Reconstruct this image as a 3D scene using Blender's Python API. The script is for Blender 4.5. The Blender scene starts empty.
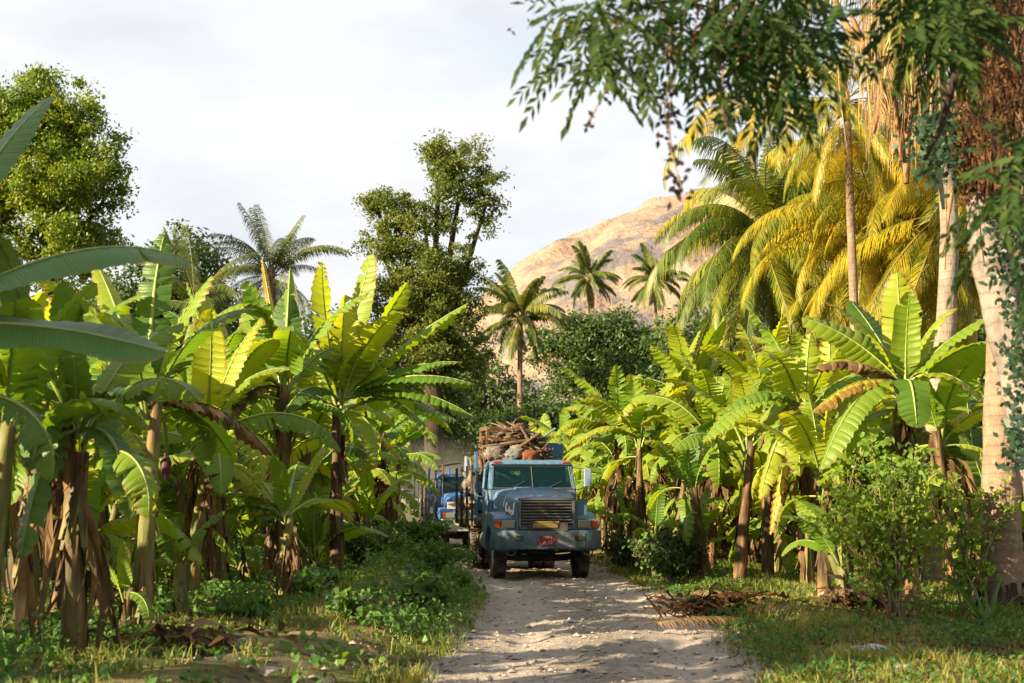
import bpy, bmesh, math, random
import numpy as np
from mathutils import Vector, Matrix, noise as mnoise

R = math.radians
scene = bpy.context.scene
col = scene.collection
F = 1422.2
HZ = 500.0
CAMZ = 1.7
TH = math.atan((HZ - 341.5) / F)

# ------------------------------------------------------------------ helpers
def ray(px, py):
    u, v = (px - 512) / F, (341.5 - py) / F
    return Vector((u, math.cos(TH) - v * math.sin(TH), math.sin(TH) + v * math.cos(TH)))

def W(px, py, D):
    r = ray(px, py)
    r = r * (D / r.y)
    return Vector((r.x, r.y, r.z + CAMZ))

def smooth(a, b, x):
    t = np.clip((x - a) / (b - a), 0, 1)
    return t * t * (3 - 2 * t)

RY = [-60, 0, 13, 18, 24, 33, 42, 50, 70, 100, 160]
RX = [-1.0, .5, .72, 1.0, 1.15, .6, -.1, -1.4, -5.0, -13, -35]
RWID = [2.0, 1.9, 1.85, 1.82, 1.85, 2.0, 1.75, 1.8, 1.8, 1.8, 1.8]
def road_x(y): return np.interp(y, RY, RX)
def road_w(y): return np.interp(y, RY, RWID)

def lump(x, y):
    return (0.05 * np.sin(x * 1.7 + y * .6) * np.sin(y * 1.1 - x * .4) + 0.03 * np.sin(x * 3.9 + 1.3 * y + 2) * np.sin(y * 2.7 - 1.9 * x)
            + .008 * np.sin(x * 9.1 + y * 4.2 + 2 * np.sin(y * 1.7)) * np.sin(y * 7.7 - 3.1 * x + 2 * np.sin(x * 2.1)))

def ground(x, y):
    x = np.asarray(x, float); y = np.asarray(y, float)
    s = x - road_x(y)
    d = np.abs(s) - road_w(y)
    near = 1 - smooth(120, 300, np.hypot(x, y))
    up = smooth(-.15, 1.4, d) * np.where(s < 0, .26, .14)
    mound = .38 * np.exp(-((d - 1.1) / .8) ** 2) * (s < 0) * smooth(17, 20, y) * (1 - smooth(34, 40, y))
    rut = -.075 * np.exp(-((np.abs(s - .1) - .95) / .28) ** 2) * (.6 + .4 * np.sin(y * .8 + s))
    return near * (up + mound + np.where(d < 0, rut, 0) + lump(x, y) * (.45 + .55 * smooth(-.2, .8, d)))

def gz(x, y): return float(ground(x, y))

def link(o, parent=None):
    col.objects.link(o)
    if parent is not None: o.parent = parent
    return o

def make_mesh(name, verts, faces, mats, fmat=None, smooth_=True, uv=None):
    me = bpy.data.meshes.new(name)
    if isinstance(verts, np.ndarray) and isinstance(faces, np.ndarray):
        nv, (nf, k) = len(verts), faces.shape
        me.vertices.add(nv); me.vertices.foreach_set('co', verts.astype(np.float32).ravel())
        me.loops.add(nf * k); me.loops.foreach_set('vertex_index', faces.astype(np.int32).ravel())
        me.polygons.add(nf); me.polygons.foreach_set('loop_start', np.arange(0, nf * k, k, dtype=np.int32))
        me.update(calc_edges=True); me.validate()
    else:
        me.from_pydata([tuple(v) for v in verts], [], [tuple(f) for f in faces])
    for m in (mats if isinstance(mats, (list, tuple)) else [mats]): me.materials.append(m)
    n = len(me.polygons)
    if fmat is not None: me.polygons.foreach_set('material_index', np.asarray(fmat, np.int32)[:n])
    me.polygons.foreach_set('use_smooth', np.full(n, bool(smooth_)))
    if uv is not None:
        l = me.uv_layers.new(name='UVMap')
        vi = np.empty(len(me.loops), np.int32); me.loops.foreach_get('vertex_index', vi)
        l.data.foreach_set('uv', np.asarray(uv, np.float32)[vi].ravel())
    me.update()
    return me

def obj(name, me, parent=None, loc=None):
    o = bpy.data.objects.new(name, me)
    if loc is not None: o.location = loc
    return link(o, parent)

def tag(o, label=None, cat=None, group=None, kind=None):
    for k, v in (('label', label), ('category', cat), ('group', group), ('kind', kind)):
        if v: o[k] = v
    return o

def thing(name, label, cat, loc, rz=0, group=None):
    o = bpy.data.objects.new(name, None)
    o.empty_display_size = .2
    o.location = loc; o.rotation_euler = (0, 0, rz)
    link(o)
    return tag(o, label, cat, group)

class MB:
    """collects shapes for ONE mesh"""
    def __init__(s): s.v, s.f, s.m = [], [], []
    def add(s, vs, fs, mi=0):
        b = len(s.v); s.v += [Vector(v) for v in vs]
        s.f += [tuple(i + b for i in f) for f in fs]; s.m += [mi] * len(fs); return s
    def box(s, c, size, rot=None, mi=0):
        hx, hy, hz = [k / 2 for k in size]
        vs = [Vector((x, y, z)) for x in (-hx, hx) for y in (-hy, hy) for z in (-hz, hz)]
        if rot is not None:
            M = rot if isinstance(rot, Matrix) else Matrix.Rotation(rot[2], 3, 'Z') @ Matrix.Rotation(rot[1], 3, 'Y') @ Matrix.Rotation(rot[0], 3, 'X')
            vs = [M @ v for v in vs]
        c = Vector(c)
        return s.add([v + c for v in vs], [(0, 1, 3, 2), (4, 6, 7, 5), (0, 4, 5, 1), (2, 3, 7, 6), (0, 2, 6, 4), (1, 5, 7, 3)], mi)
    def tube(s, pts, rad, n=8, mi=0, cap=True, jitter=0, rng=None):
        pts = [Vector(p) for p in pts]
        if not hasattr(rad, '__len__'): rad = [rad] * len(pts)
        vs, fs = [], []
        ref = None
        for i, p in enumerate(pts):
            t = (pts[min(i + 1, len(pts) - 1)] - pts[max(i - 1, 0)]).normalized()
            if ref is None: ref = Vector((0, 0, 1)).cross(t) if abs(t.z) < .95 else Vector((1, 0, 0))
            a = (ref - t * ref.dot(t)).normalized(); b = t.cross(a); ref = a
            for k in range(n):
                w = 2 * math.pi * k / n
                r = rad[i] * (1 + (rng.uniform(-jitter, jitter) if rng else 0))
                vs.append(p + (a * math.cos(w) + b * math.sin(w)) * r)
        for i in range(len(pts) - 1):
            for k in range(n):
                fs.append((i * n + k, i * n + (k + 1) % n, (i + 1) * n + (k + 1) % n, (i + 1) * n + k))
        if cap:
            fs.append(tuple(range(n - 1, -1, -1))); fs.append(tuple(range((len(pts) - 1) * n, len(pts) * n)))
        return s.add(vs, fs, mi)
    def lathe(s, prof, c, axis='x', n=28, mi=0):
        """prof: list of (along axis, radius)"""
        vs, fs = [], []
        c = Vector(c)
        for a, r in prof:
            for k in range(n):
                w = 2 * math.pi * k / n
                vs.append(c + (Vector((a, r * math.cos(w), r * math.sin(w))) if axis == 'x' else Vector((r * math.cos(w), r * math.sin(w), a))))
        for i in range(len(prof) - 1):
            for k in range(n):
                fs.append((i * n + k, (i + 1) * n + k, (i + 1) * n + (k + 1) % n, i * n + (k + 1) % n))
        return s.add(vs, fs, mi)
    def loft(s, secs, mi=0, closed=True, cap=True):
        n = len(secs[0]); vs = [v for q in secs for v in q]; fs = []
        for i in range(len(secs) - 1):
            for k in range(n if closed else n - 1):
                fs.append((i * n + k, i * n + (k + 1) % n, (i + 1) * n + (k + 1) % n, (i + 1) * n + k))
        if cap:
            fs.append(tuple(range(n - 1, -1, -1))); fs.append(tuple(range((len(secs) - 1) * n, len(secs) * n)))
        return s.add(vs, fs, mi)
    def prism(s, prof, x0, x1, mi=0):
        """profile [(y,z)] extruded in x"""
        return s.loft([[Vector((x, y, z)) for y, z in prof] for x in (x0, x1)], mi)
    def mesh(s, name, mats, sm=False):
        return make_mesh(name, s.v, s.f, mats, s.m, sm)
    def build(s, name, mats, parent=None, sm=False, bevel=0, loc=None):
        me = s.mesh(name, mats, sm)
        bm = bmesh.new(); bm.from_mesh(me); bmesh.ops.recalc_face_normals(bm, faces=bm.faces); bm.to_mesh(me); bm.free()
        o = obj(name, me, parent, loc)
        if bevel:
            b = o.modifiers.new('Bevel', 'BEVEL'); b.width = bevel; b.segments = 2; b.limit_method = 'ANGLE'; b.angle_limit = R(35)
            if not sm:
                me.polygons.foreach_set('use_smooth', np.ones(len(me.polygons), bool)); me.update()
                b.harden_normals = True
        return o

# ------------------------------------------------------------------ materials
class NT:
    def __init__(s, name):
        s.mat = bpy.data.materials.new(name); s.mat.use_nodes = True
        s.t = s.mat.node_tree; s.t.nodes.clear()
        s.out = s.t.nodes.new('ShaderNodeOutputMaterial')
    def n(s, typ, **kw):
        nd = s.t.nodes.new(typ)
        for k, v in kw.items():
            if k in nd.inputs or isinstance(k, int): s.set(nd, k, v)
            else: setattr(nd, k, v)
        return nd
    def set(s, nd, k, v):
        if isinstance(v, bpy.types.NodeSocket): s.t.links.new(v, nd.inputs[k])
        else: nd.inputs[k].default_value = v
    def noise(s, scale, detail=4, vec=None, rough=.55):
        nd = s.n('ShaderNodeTexNoise'); s.set(nd, 'Scale', scale); s.set(nd, 'Detail', detail); s.set(nd, 'Roughness', rough)
        if vec is not None: s.set(nd, 'Vector', vec)
        return nd.outputs['Fac']
    def ramp(s, fac, stops, interp='LINEAR'):
        nd = s.n('ShaderNodeValToRGB'); s.set(nd, 'Fac', fac); e = nd.color_ramp.elements; nd.color_ramp.interpolation = interp
        while len(e) < len(stops): e.new(.5)
        for i, (p, c) in enumerate(stops):
            e[i].position = p; e[i].color = (c[0], c[1], c[2], 1) if hasattr(c, '__len__') else (c, c, c, 1)
        return nd.outputs['Color']
    def mix(s, fac, a, b, mode='MIX'):
        nd = s.n('ShaderNodeMix', data_type='RGBA', blend_type=mode)
        for i, v in ((0, fac), (6, a), (7, b)):
            if not isinstance(v, bpy.types.NodeSocket) and i > 0 and len(v) == 3: v = (*v, 1)
            s.set(nd, i, v)
        return nd.outputs[2]
    def math(s, op, a, b=0.0, c=None):
        nd = s.n('ShaderNodeMath', operation=op); s.set(nd, 0, a); s.set(nd, 1, b)
        if c is not None: s.set(nd, 2, c)
        return nd.outputs[0]
    def coord(s, k='Object'): return s.n('ShaderNodeTexCoord').outputs[k]
    def scaled(s, vec, sc):
        nd = s.n('ShaderNodeMapping'); s.set(nd, 'Vector', vec); s.set(nd, 'Scale', sc); return nd.outputs[0]
    def sep(s, vec): return s.n('ShaderNodeSeparateXYZ', Vector=vec).outputs
    def bump(s, h, strength=.3, dist=.02):
        nd = s.n('ShaderNodeBump'); s.set(nd, 'Height', h); s.set(nd, 'Strength', strength); s.set(nd, 'Distance', dist); return nd.outputs[0]
    def bsdf(s, color, rough=.6, normal=None, spec=.4, metal=0, **kw):
        p = s.n('ShaderNodeBsdfPrincipled')
        if not isinstance(color, bpy.types.NodeSocket) and len(color) == 3: color = (*color, 1)
        s.set(p, 'Base Color', color); s.set(p, 'Roughness', rough); s.set(p, 'Specular IOR Level', spec); s.set(p, 'Metallic', metal)
        if normal is not None: s.set(p, 'Normal', normal)
        for k, v in kw.items(): s.set(p, k.replace('_', ' '), v)
        return p.outputs[0]
    def done(s, sh, vol=None):
        if sh is not None: s.t.links.new(sh, s.out.inputs['Surface'])
        if vol is not None: s.t.links.new(vol, s.out.inputs['Volume'])
        return s.mat

def leafy(t, color, trans_color, mixf=.4, rough=.5, normal=None, spec=.35):
    a = t.bsdf(color, rough, normal, spec)
    tr = t.n('ShaderNodeBsdfTranslucent'); t.set(tr, 'Color', trans_color)
    if normal is not None: t.set(tr, 'Normal', normal)
    m = t.n('ShaderNodeMixShader'); t.set(m, 0, mixf)
    t.t.links.new(a, m.inputs[1]); t.t.links.new(tr.outputs[0], m.inputs[2])
    return m.outputs[0]

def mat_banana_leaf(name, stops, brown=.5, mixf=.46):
    t = NT(name)
    rnd = t.n('ShaderNodeObjectInfo').outputs['Random']
    uv = t.coord('UV'); u, v, _ = t.sep(uv)
    base = t.ramp(rnd, stops)
    n1 = t.noise(2.2, 3, t.coord('Object'))
    base = t.mix(t.math('MULTIPLY', n1, .5), base, t.mix(.5, base, (.16, .22, .02)))
    # fine parallel veins, running from midrib to edge
    wav = t.n('ShaderNodeTexWave', wave_type='BANDS', bands_direction='Y'); t.set(wav, 'Vector', uv); t.set(wav, 'Scale', 26.0); t.set(wav, 'Distortion', 1.5); t.set(wav, 'Detail', 2.0)
    base = t.mix(t.math('MULTIPLY', wav.outputs['Fac'], .22), base, (.20, .30, .05))
    sp = t.noise(30, 3, t.scaled(uv, (1, 3, 1)))
    base = t.mix(t.ramp(sp, [(.66, 0), (.72, .7)]), base, (.15, .10, .03))
    # withered edge and tip
    edge = t.math('ABSOLUTE', t.math('MULTIPLY_ADD', u, 2.0, -1.0))
    n2 = t.noise(9, 4, t.scaled(uv, (2.0, 6.0, 1)))
    e = t.math('ADD', t.math('MULTIPLY_ADD', edge, .55, t.math('MULTIPLY', v, .3)), t.math('MULTIPLY', n2, .5))
    e = t.math('ADD', e, t.math('MULTIPLY_ADD', rnd, .22 * brown, -.10))
    f = t.ramp(e, [(.93, 0), (1.02, 1)])
    base = t.mix(f, base, t.ramp(n2, [(.35, (.30, .22, .03)), (.6, (.16, .085, .03))]))
    tr = t.mix(1.0, base, (2.1, 1.8, .45), 'MULTIPLY')
    nb = t.bump(wav.outputs['Fac'], .25, .01)
    return t.done(leafy(t, base, tr, mixf, .42, nb, .35))

M = {}
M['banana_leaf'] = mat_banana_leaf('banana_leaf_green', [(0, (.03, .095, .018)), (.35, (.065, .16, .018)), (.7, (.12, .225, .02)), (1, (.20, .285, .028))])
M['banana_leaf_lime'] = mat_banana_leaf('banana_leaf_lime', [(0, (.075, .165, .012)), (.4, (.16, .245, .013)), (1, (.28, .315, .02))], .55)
M['banana_leaf_deep'] = mat_banana_leaf('banana_leaf_deep', [(0, (.022, .095, .028)), (1, (.04, .13, .035))], .3, .25)  # darker, less translucent leaf copy: shade of the near leaves put into colour

def mat_midrib():
    t = NT('banana_midrib')
    c = t.ramp(t.noise(3, 2, t.coord('Object')), [(.3, (.13, .21, .04)), (.7, (.25, .28, .07))])
    return t.done(t.bsdf(c, .45, None, .4))
M['midrib'] = mat_midrib()

def mat_dry(name, stops, mixf=.25, scale=6):
    t = NT(name)
    isl = t.n('ShaderNodeNewGeometry').outputs['Random Per Island']
    n = t.noise(scale, 5, t.scaled(t.coord('Object'), (1, 1, .35)))
    f = t.math('ADD', t.math('MULTIPLY', isl, .55), t.math('MULTIPLY_ADD', n, .9, -.22))
    c = t.ramp(f, stops)
    return t.done(leafy(t, c, t.mix(1.0, c, (1.5, 1.25, .9), 'MULTIPLY'), mixf, .75, t.bump(n, .5, .02), .2))
M['dry_leaf'] = mat_dry('dry_banana_leaf', [(0, (.022, .015, .009)), (.4, (.07, .042, .02)), (.7, (.18, .11, .05)), (1, (.42, .30, .15))])
M['straw'] = mat_dry('straw', [(0, (.12, .07, .03)), (.5, (.34, .22, .09)), (1, (.55, .42, .22))], .2)
M['dry_frond'] = mat_dry('dry_frond', [(0, (.06, .035, .02)), (.5, (.22, .13, .06)), (1, (.42, .29, .15))], .15)
M['dead_vine'] = mat_dry('dead_vine_leaf', [(0, (.016, .009, .006)), (.4, (.055, .026, .012)), (.8, (.13, .065, .025)), (1, (.24, .14, .06))], .25)

def mat_pseudostem():
    t = NT('banana_stem')
    p = t.coord('Object'); rnd = t.n('ShaderNodeObjectInfo').outputs['Random']
    n = t.noise(4, 5, t.scaled(p, (3.5, 3.5, .55)))
    n2 = t.noise(1.3, 3, p)
    green = t.ramp(n, [(.3, (.045, .06, .015)), (.55, (.13, .125, .025)), (.75, (.22, .16, .035))])
    brown = t.ramp(n, [(.3, (.022, .014, .009)), (.5, (.065, .036, .016)), (.7, (.20, .105, .04))])
    f = t.ramp(t.math('ADD', n2, t.math('ADD', t.math('MULTIPLY_ADD', rnd, .3, -.10), t.math('MULTIPLY_ADD', n, .5, -.25))), [(.40, 0), (.56, 1)])
    return t.done(t.bsdf(t.mix(f, green, brown), .6, t.bump(n, .7, .03), .3))
M['stem'] = mat_pseudostem()

def mat_island_leaf(name, stops, mixf=.35, rough=.5, tr=(1.7, 1.7, .7), spec=.35, objvar=0.0):
    t = NT(name)
    f = t.n('ShaderNodeNewGeometry').outputs['Random Per Island']
    n = t.noise(.7, 2, t.coord('Object'))
    f = t.math('ADD', t.math('MULTIPLY', f, .45), t.math('MULTIPLY_ADD', n, 1.1, -.28))
    if objvar: f = t.math('ADD', f, t.math('MULTIPLY_ADD', t.n('ShaderNodeObjectInfo').outputs['Random'], objvar, -objvar / 2))
    c = t.ramp(f, stops)
    return t.done(leafy(t, c, t.mix(1.0, c, tr, 'MULTIPLY'), mixf, rough, None, spec))
M['crown_bright'] = mat_island_leaf('leaf_bright', [(0, (.045, .095, .008)), (.5, (.11, .165, .010)), (1, (.24, .25, .018))])
M['crown_olive'] = mat_island_leaf('leaf_mango', [(0, (.03, .06, .010)), (.4, (.07, .105, .014)), (.75, (.125, .14, .018)), (1, (.21, .135, .028))], .34)
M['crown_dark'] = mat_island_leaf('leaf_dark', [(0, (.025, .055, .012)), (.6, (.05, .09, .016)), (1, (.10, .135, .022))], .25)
M['weed'] = mat_island_leaf('leaf_weed', [(0, (.02, .062, .016)), (.5, (.05, .12, .018)), (.85, (.11, .18, .02)), (1, (.24, .23, .03))], .35)
M['grass'] = mat_island_leaf('grass_blade', [(0, (.05, .10, .02)), (.4, (.12, .16, .028)), (.75, (.24, .21, .055)), (1, (.40, .30, .12))], .35)
M['shrub'] = mat_island_leaf('leaf_shrub', [(0, (.06, .13, .018)), (.5, (.14, .22, .022)), (.85, (.26, .30, .03)), (1, (.48, .32, .04))], .45)
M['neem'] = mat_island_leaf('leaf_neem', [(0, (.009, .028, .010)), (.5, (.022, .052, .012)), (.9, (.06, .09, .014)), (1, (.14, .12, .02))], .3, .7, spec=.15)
M['blue_leaf'] = mat_island_leaf('leaf_blue_green', [(0, (.012, .035, .024)), (1, (.035, .07, .035))], .25, .4)
M['palm'] = mat_island_leaf('palm_green', [(0, (.035, .075, .01)), (.45, (.085, .13, .012)), (.8, (.22, .215, .014)), (1, (.38, .28, .016))], .3, .45, (1.6, 1.5, .6), .4, .45)
M['palm_far'] = mat_island_leaf('palm_mid', [(0, (.03, .065, .012)), (.6, (.08, .11, .018)), (1, (.22, .19, .03))], .3, .5, (1.6, 1.5, .6), .35, .3)
M['palm_gold'] = mat_island_leaf('palm_golden', [(0, (.07, .115, .012)), (.3, (.18, .20, .014)), (.6, (.37, .30, .016)), (.85, (.46, .32, .018)), (1, (.36, .17, .02))], .38, .45, (1.5, 1.35, .5), .35, .4)  # yellowed fronds, with the low sun's gold also put into the colour

def mat_palm_trunk(name, a, b):
    t = NT(name)
    p = t.coord('Object')
    z = t.sep(p)[2]
    n = t.noise(4, 6, t.scaled(p, (1.5, 1.5, .8)), .65); n4 = t.noise(.8, 2, t.scaled(p, (0, 0, 1)))
    ring = t.math('FRACT', t.math('ADD', t.math('MULTIPLY_ADD', z, 7.0, t.math('MULTIPLY', n, .9)), t.math('MULTIPLY', n4, 3.0)))
    r = t.ramp(ring, [(0, .55), (.08, .9), (.3, 1), (.88, .9), (1, .55)])
    n3 = t.noise(1.3, 4, p)
    c = t.ramp(t.math('ADD', t.math('MULTIPLY', n, .55), t.math('MULTIPLY', n3, .45)), [(.34, a), (.62, b)])
    fib = t.noise(11, 4, t.scaled(p, (3, 3, .6)))
    c = t.mix(t.ramp(fib, [(.45, 0), (.75, .3)]), c, t.mix(1.0, c, (.5, .47, .45), 'MULTIPLY'))
    c = t.mix(t.ramp(n3, [(.58, 0), (.66, .6)]), c, (.10, .085, .07))
    c = t.mix(r, t.mix(1.0, c, (.4, .36, .33), 'MULTIPLY'), c)
    h = t.math('ADD', t.math('MULTIPLY', r, .5), t.math('ADD', n, fib))
    return t.done(t.bsdf(c, .9, t.bump(h, .7, .025), .1))
M['palm_trunk'] = mat_palm_trunk('palm_trunk', (.13, .088, .058), (.27, .195, .135))
M['palm_trunk_pale'] = mat_palm_trunk('palm_trunk_pale', (.15, .122, .095), (.30, .255, .205))
M['palm_trunk_grey'] = mat_palm_trunk('palm_trunk_grey', (.11, .092, .08), (.28, .24, .205))

def mat_bark():
    t = NT('bark')
    n = t.noise(6, 6, t.scaled(t.coord('Object'), (2, 2, .5)))
    return t.done(t.bsdf(t.ramp(n, [(.3, (.016, .012, .009)), (.7, (.055, .042, .032))]), .9, t.bump(n, .8, .04), .1))
M['bark'] = mat_bark()

def mat_plain(name, c, rough=.6, metal=0, dirt=None, amount=.5, spec=.4, scale=3, bump=.0):
    t = NT(name)
    if dirt is None: return t.done(t.bsdf(c, rough, None, spec, metal))
    p = t.coord('Object')
    n = t.noise(scale, 6, p, .62)
    n2 = t.noise(scale * 7, 3, p)
    f = t.ramp(t.math('MULTIPLY_ADD', n2, .3, t.math('MULTIPLY', n, .8)), [(.62 - .3 * amount, 0), (.72 - .1 * amount, min(1, .35 + amount))])
    return t.done(t.bsdf(t.mix(f, c, dirt), t.ramp(f, [(0, rough), (1, .85)]), t.bump(n2, bump, .01) if bump else None, spec, metal))
def mat_paint(name, c, c2, rust=(.10, .05, .025)):
    t = NT(name); p = t.coord('Object')
    n = t.noise(1.6, 6, p, .65); n2 = t.noise(9, 5, p, .6); st = t.noise(7, 4, t.scaled(p, (1.6, 1.6, .18)))
    base = t.mix(t.ramp(n, [(.35, 0), (.65, 1)]), c, c2)
    dust = t.ramp(t.math('ADD', t.math('MULTIPLY', n2, .5), t.math('MULTIPLY', st, .5)), [(.44, 0), (.62, .75)])
    base = t.mix(t.math('MULTIPLY', dust, .75), base, (.17, .165, .15))
    rs = t.ramp(t.math('MULTIPLY_ADD', n, .35, t.math('MULTIPLY', n2, .65)), [(.62, 0), (.66, .9)])
    base = t.mix(rs, base, rust)
    return t.done(t.bsdf(base, t.ramp(dust, [(0, .32), (1, .8)]), t.bump(n2, .12, .01), .45))
DUST = (.36, .30, .24)
M['paint'] = mat_paint('blue_paint', (.022, .095, .20), (.045, .13, .22))
M['paint_deep'] = mat_plain('deep_blue_paint', (.015, .09, .30), .4, 0, (.10, .16, .27), .4)
M['paint_bumper'] = mat_paint('bumper_paint', (.02, .065, .11), (.04, .085, .115))
M['bare_metal'] = mat_plain('worn_bumper', (.20, .195, .175), .55, .2, (.07, .10, .115), .62, scale=5)
M['white_paint'] = mat_plain('white_paint', (.40, .39, .37), .5, 0, DUST, .4)
M['black_metal'] = mat_plain('black_metal', (.02, .02, .022), .55, .2, (.10, .08, .065), .45)
M['chassis'] = mat_plain('chassis', (.025, .022, .02), .8, 0, (.10, .08, .06), .4)
M['grille_bar'] = mat_plain('grille_bar', (.13, .135, .14), .4, .6, (.10, .09, .08), .4)
M['tyre'] = mat_plain('tyre', (.022, .021, .02), .9, 0, (.17, .14, .11), .5, .2, 5)
M['rim'] = mat_plain('rim', (.30, .29, .28), .5, .4, DUST, .6)
M['brass'] = mat_plain('brass', (.34, .24, .07), .4, .7, (.16, .11, .06), .4, .5, 9)
M['amber'] = mat_plain('amber_lens', (.34, .045, .01), .3)
M['lens'] = mat_plain('headlight_glass', (.24, .23, .19), .12, .3)
M['plate_red'] = mat_plain('plate_red', (.20, .014, .014), .5, 0, (.35, .09, .07), .3)
M['plate_white'] = mat_plain('plate_white', (.5, .42, .4), .5)
M['mark_white'] = mat_plain('mark_white', (.74, .74, .72), .55)
M['seat'] = mat_plain('seat_vinyl', (.11, .055, .035), .6)
M['tan'] = mat_plain('tan_wood', (.13, .075, .035), .85, 0, (.05, .03, .016), .5, .2, 5)
M['wood'] = mat_plain('old_wood', (.17, .12, .08), .85, 0, (.07, .05, .035), .5, .2, 6)
M['log'] = mat_plain('log_bark', (.09, .055, .036), .9, 0, (.20, .13, .08), .4, .2, 8, .6)
M['sack_white'] = mat_plain('sack_white', (.15, .135, .115), .85, 0, (.06, .045, .035), .6, .2, 5, .8)
M['sack_brown'] = mat_plain('sack_brown', (.20, .11, .06), .85, 0, (.07, .04, .025), .5, .2, 5, .5)
M['sack_rust'] = mat_plain('rust_cloth', (.15, .05, .018), .9, 0, (.12, .05, .03), .5, .2, 5, .5)
M['tarp'] = mat_plain('tarp_grey', (.13, .13, .125), .8, 0, (.07, .06, .05), .5, .3, 4, .3)
M['tarp_green'] = mat_plain('tarp_green', (.09, .15, .14), .6, 0, (.10, .14, .12), .4, .3, 4, .3)
M['rock'] = mat_plain('rock', (.33, .285, .245), .9, 0, (.17, .145, .12), .5, .2, 7, .6)
M['plastic'] = mat_plain('plastic_bag', (.36, .42, .46), .35, 0, (.20, .25, .28), .5, .5, 9)
M['plastic_red'] = mat_plain('red_wrapper', (.50, .07, .05), .4)
M['rag'] = mat_plain('dark_cloth', (.025, .035, .05), .9)
M['rubber'] = mat_plain('rubber_hose', (.05, .05, .05), .7)

def mat_glass():
    t = NT('windshield_glass')
    g = t.bsdf((.006, .035, .042), .05, None, .4)
    tr = t.n('ShaderNodeBsdfTransparent'); t.set(tr, 'Color', (.45, .68, .70, 1))
    m = t.n('ShaderNodeMixShader'); t.set(m, 0, .76)
    t.t.links.new(g, m.inputs[1]); t.t.links.new(tr.outputs[0], m.inputs[2])
    return t.done(m.outputs[0])
M['glass'] = mat_glass()

def mat_ground():
    t = NT('ground_soil')
    p = t.coord('Object')
    x = t.sep(p)[0]
    n = t.noise(.55, 6, p, .6); n2 = t.noise(6, 6, p, .65); n3 = t.noise(38, 3, p)
    soil = t.ramp(n2, [(.3, (.045, .036, .028)), (.55, (.10, .08, .06)), (.75, (.19, .15, .115))])
    litter = t.ramp(n2, [(.3, (.10, .075, .035)), (.55, (.25, .18, .08)), (.7, (.38, .29, .15))])
    green = t.ramp(n2, [(.3, (.03, .05, .012)), (.7, (.10, .12, .03))])
    c = t.mix(t.ramp(n, [(.42, 0), (.55, 1)]), soil, litter)
    c = t.mix(t.ramp(t.noise(.9, 4, t.scaled(p, (1, 1, 0))), [(.45, 0), (.6, .8)]), c, green)
    h = t.math('ADD', n2, t.math('MULTIPLY', n3, .35))
    return t.done(t.bsdf(c, .95, t.bump(h, .8, .06), .1))
M['ground'] = mat_ground()

def mat_road():
    t = NT('dirt_road')
    p = t.coord('Object')
    n = t.noise(.8, 5, p); n2 = t.noise(7, 7, p, .68); n3 = t.noise(45, 3, p)
    vor = t.n('ShaderNodeTexVoronoi', feature='F1'); t.set(vor, 'Vector', p); t.set(vor, 'Scale', 11.0)
    c = t.ramp(t.math('ADD', t.math('MULTIPLY', n2, .7), t.math('MULTIPLY', n, .3)), [(.3, (.145, .122, .104)), (.5, (.26, .222, .19)), (.7, (.41, .355, .305))])
    u = t.sep(t.coord('UV'))[0]
    band = t.math('ABSOLUTE', t.math('SUBTRACT', t.math('ABSOLUTE', t.math('MULTIPLY_ADD', u, 2.0, -1.04)), .46))
    trk = t.ramp(t.math('ADD', band, t.math('MULTIPLY_ADD', n2, .16, -.08)), [(.08, 1), (.22, 0)])
    c = t.mix(t.math('MULTIPLY', trk, .5), c, (.40, .345, .295))
    mid = t.ramp(t.math('ADD', t.math('ABSOLUTE', t.math('MULTIPLY_ADD', u, 2.0, -1.04)), t.math('MULTIPLY_ADD', n2, .5, -.25)), [(.02, .55), (.2, 0)])
    c = t.mix(mid, c, (.17, .145, .10))
    stones = t.ramp(vor.outputs['Distance'], [(.10, 1), (.22, 0)])
    sel = t.ramp(vor.outputs['Color'], [(.62, 0), (.66, 1)])
    sf = t.math('MULTIPLY', stones, sel)
    c = t.mix(sf, c, t.ramp(vor.outputs['Color'], [(.6, (.22, .20, .18)), (1, (.55, .50, .45))]))
    h = t.math('ADD', t.math('MULTIPLY_ADD', n3, .25, n2), t.math('MULTIPLY', sf, .5))
    return t.done(t.bsdf(c, .95, t.bump(h, 1.0, .07), .1))
M['road'] = mat_road()

def mat_hill(name, a, b, rock):
    t = NT(name)
    p = t.coord('Object')
    nz = t.sep(t.n('ShaderNodeNewGeometry').outputs['Normal'])[2]
    n = t.noise(.018, 8, p, .62); n2 = t.noise(.09, 6, p, .65)
    c = t.ramp(n2, [(.3, a), (.7, b)])
    f = t.ramp(t.math('MULTIPLY_ADD', n2, .25, n), [(.62, 0), (.70, .8)])
    c = t.mix(f, c, rock)
    bush = t.ramp(t.noise(.30, 4, p), [(.60, 0), (.66, .6)])
    c = t.mix(bush, c, (.10, .085, .05))
    return t.done(t.bsdf(c, .95, t.bump(t.math('ADD', n, t.math('MULTIPLY', n2, .5)), 1.0, 9.0), .05))
M['hill'] = mat_hill('hill_dry_grass', (.235, .165, .12), (.30, .225, .17), (.09, .095, .115))  # grey rock patches; their dark bluish tone also carries painted slope shading
M['hill_far'] = mat_hill('hill_far', (.10, .12, .15), (.14, .15, .16), (.11, .12, .14))  # bluish shade of the rear hill put straight into its colour

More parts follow.
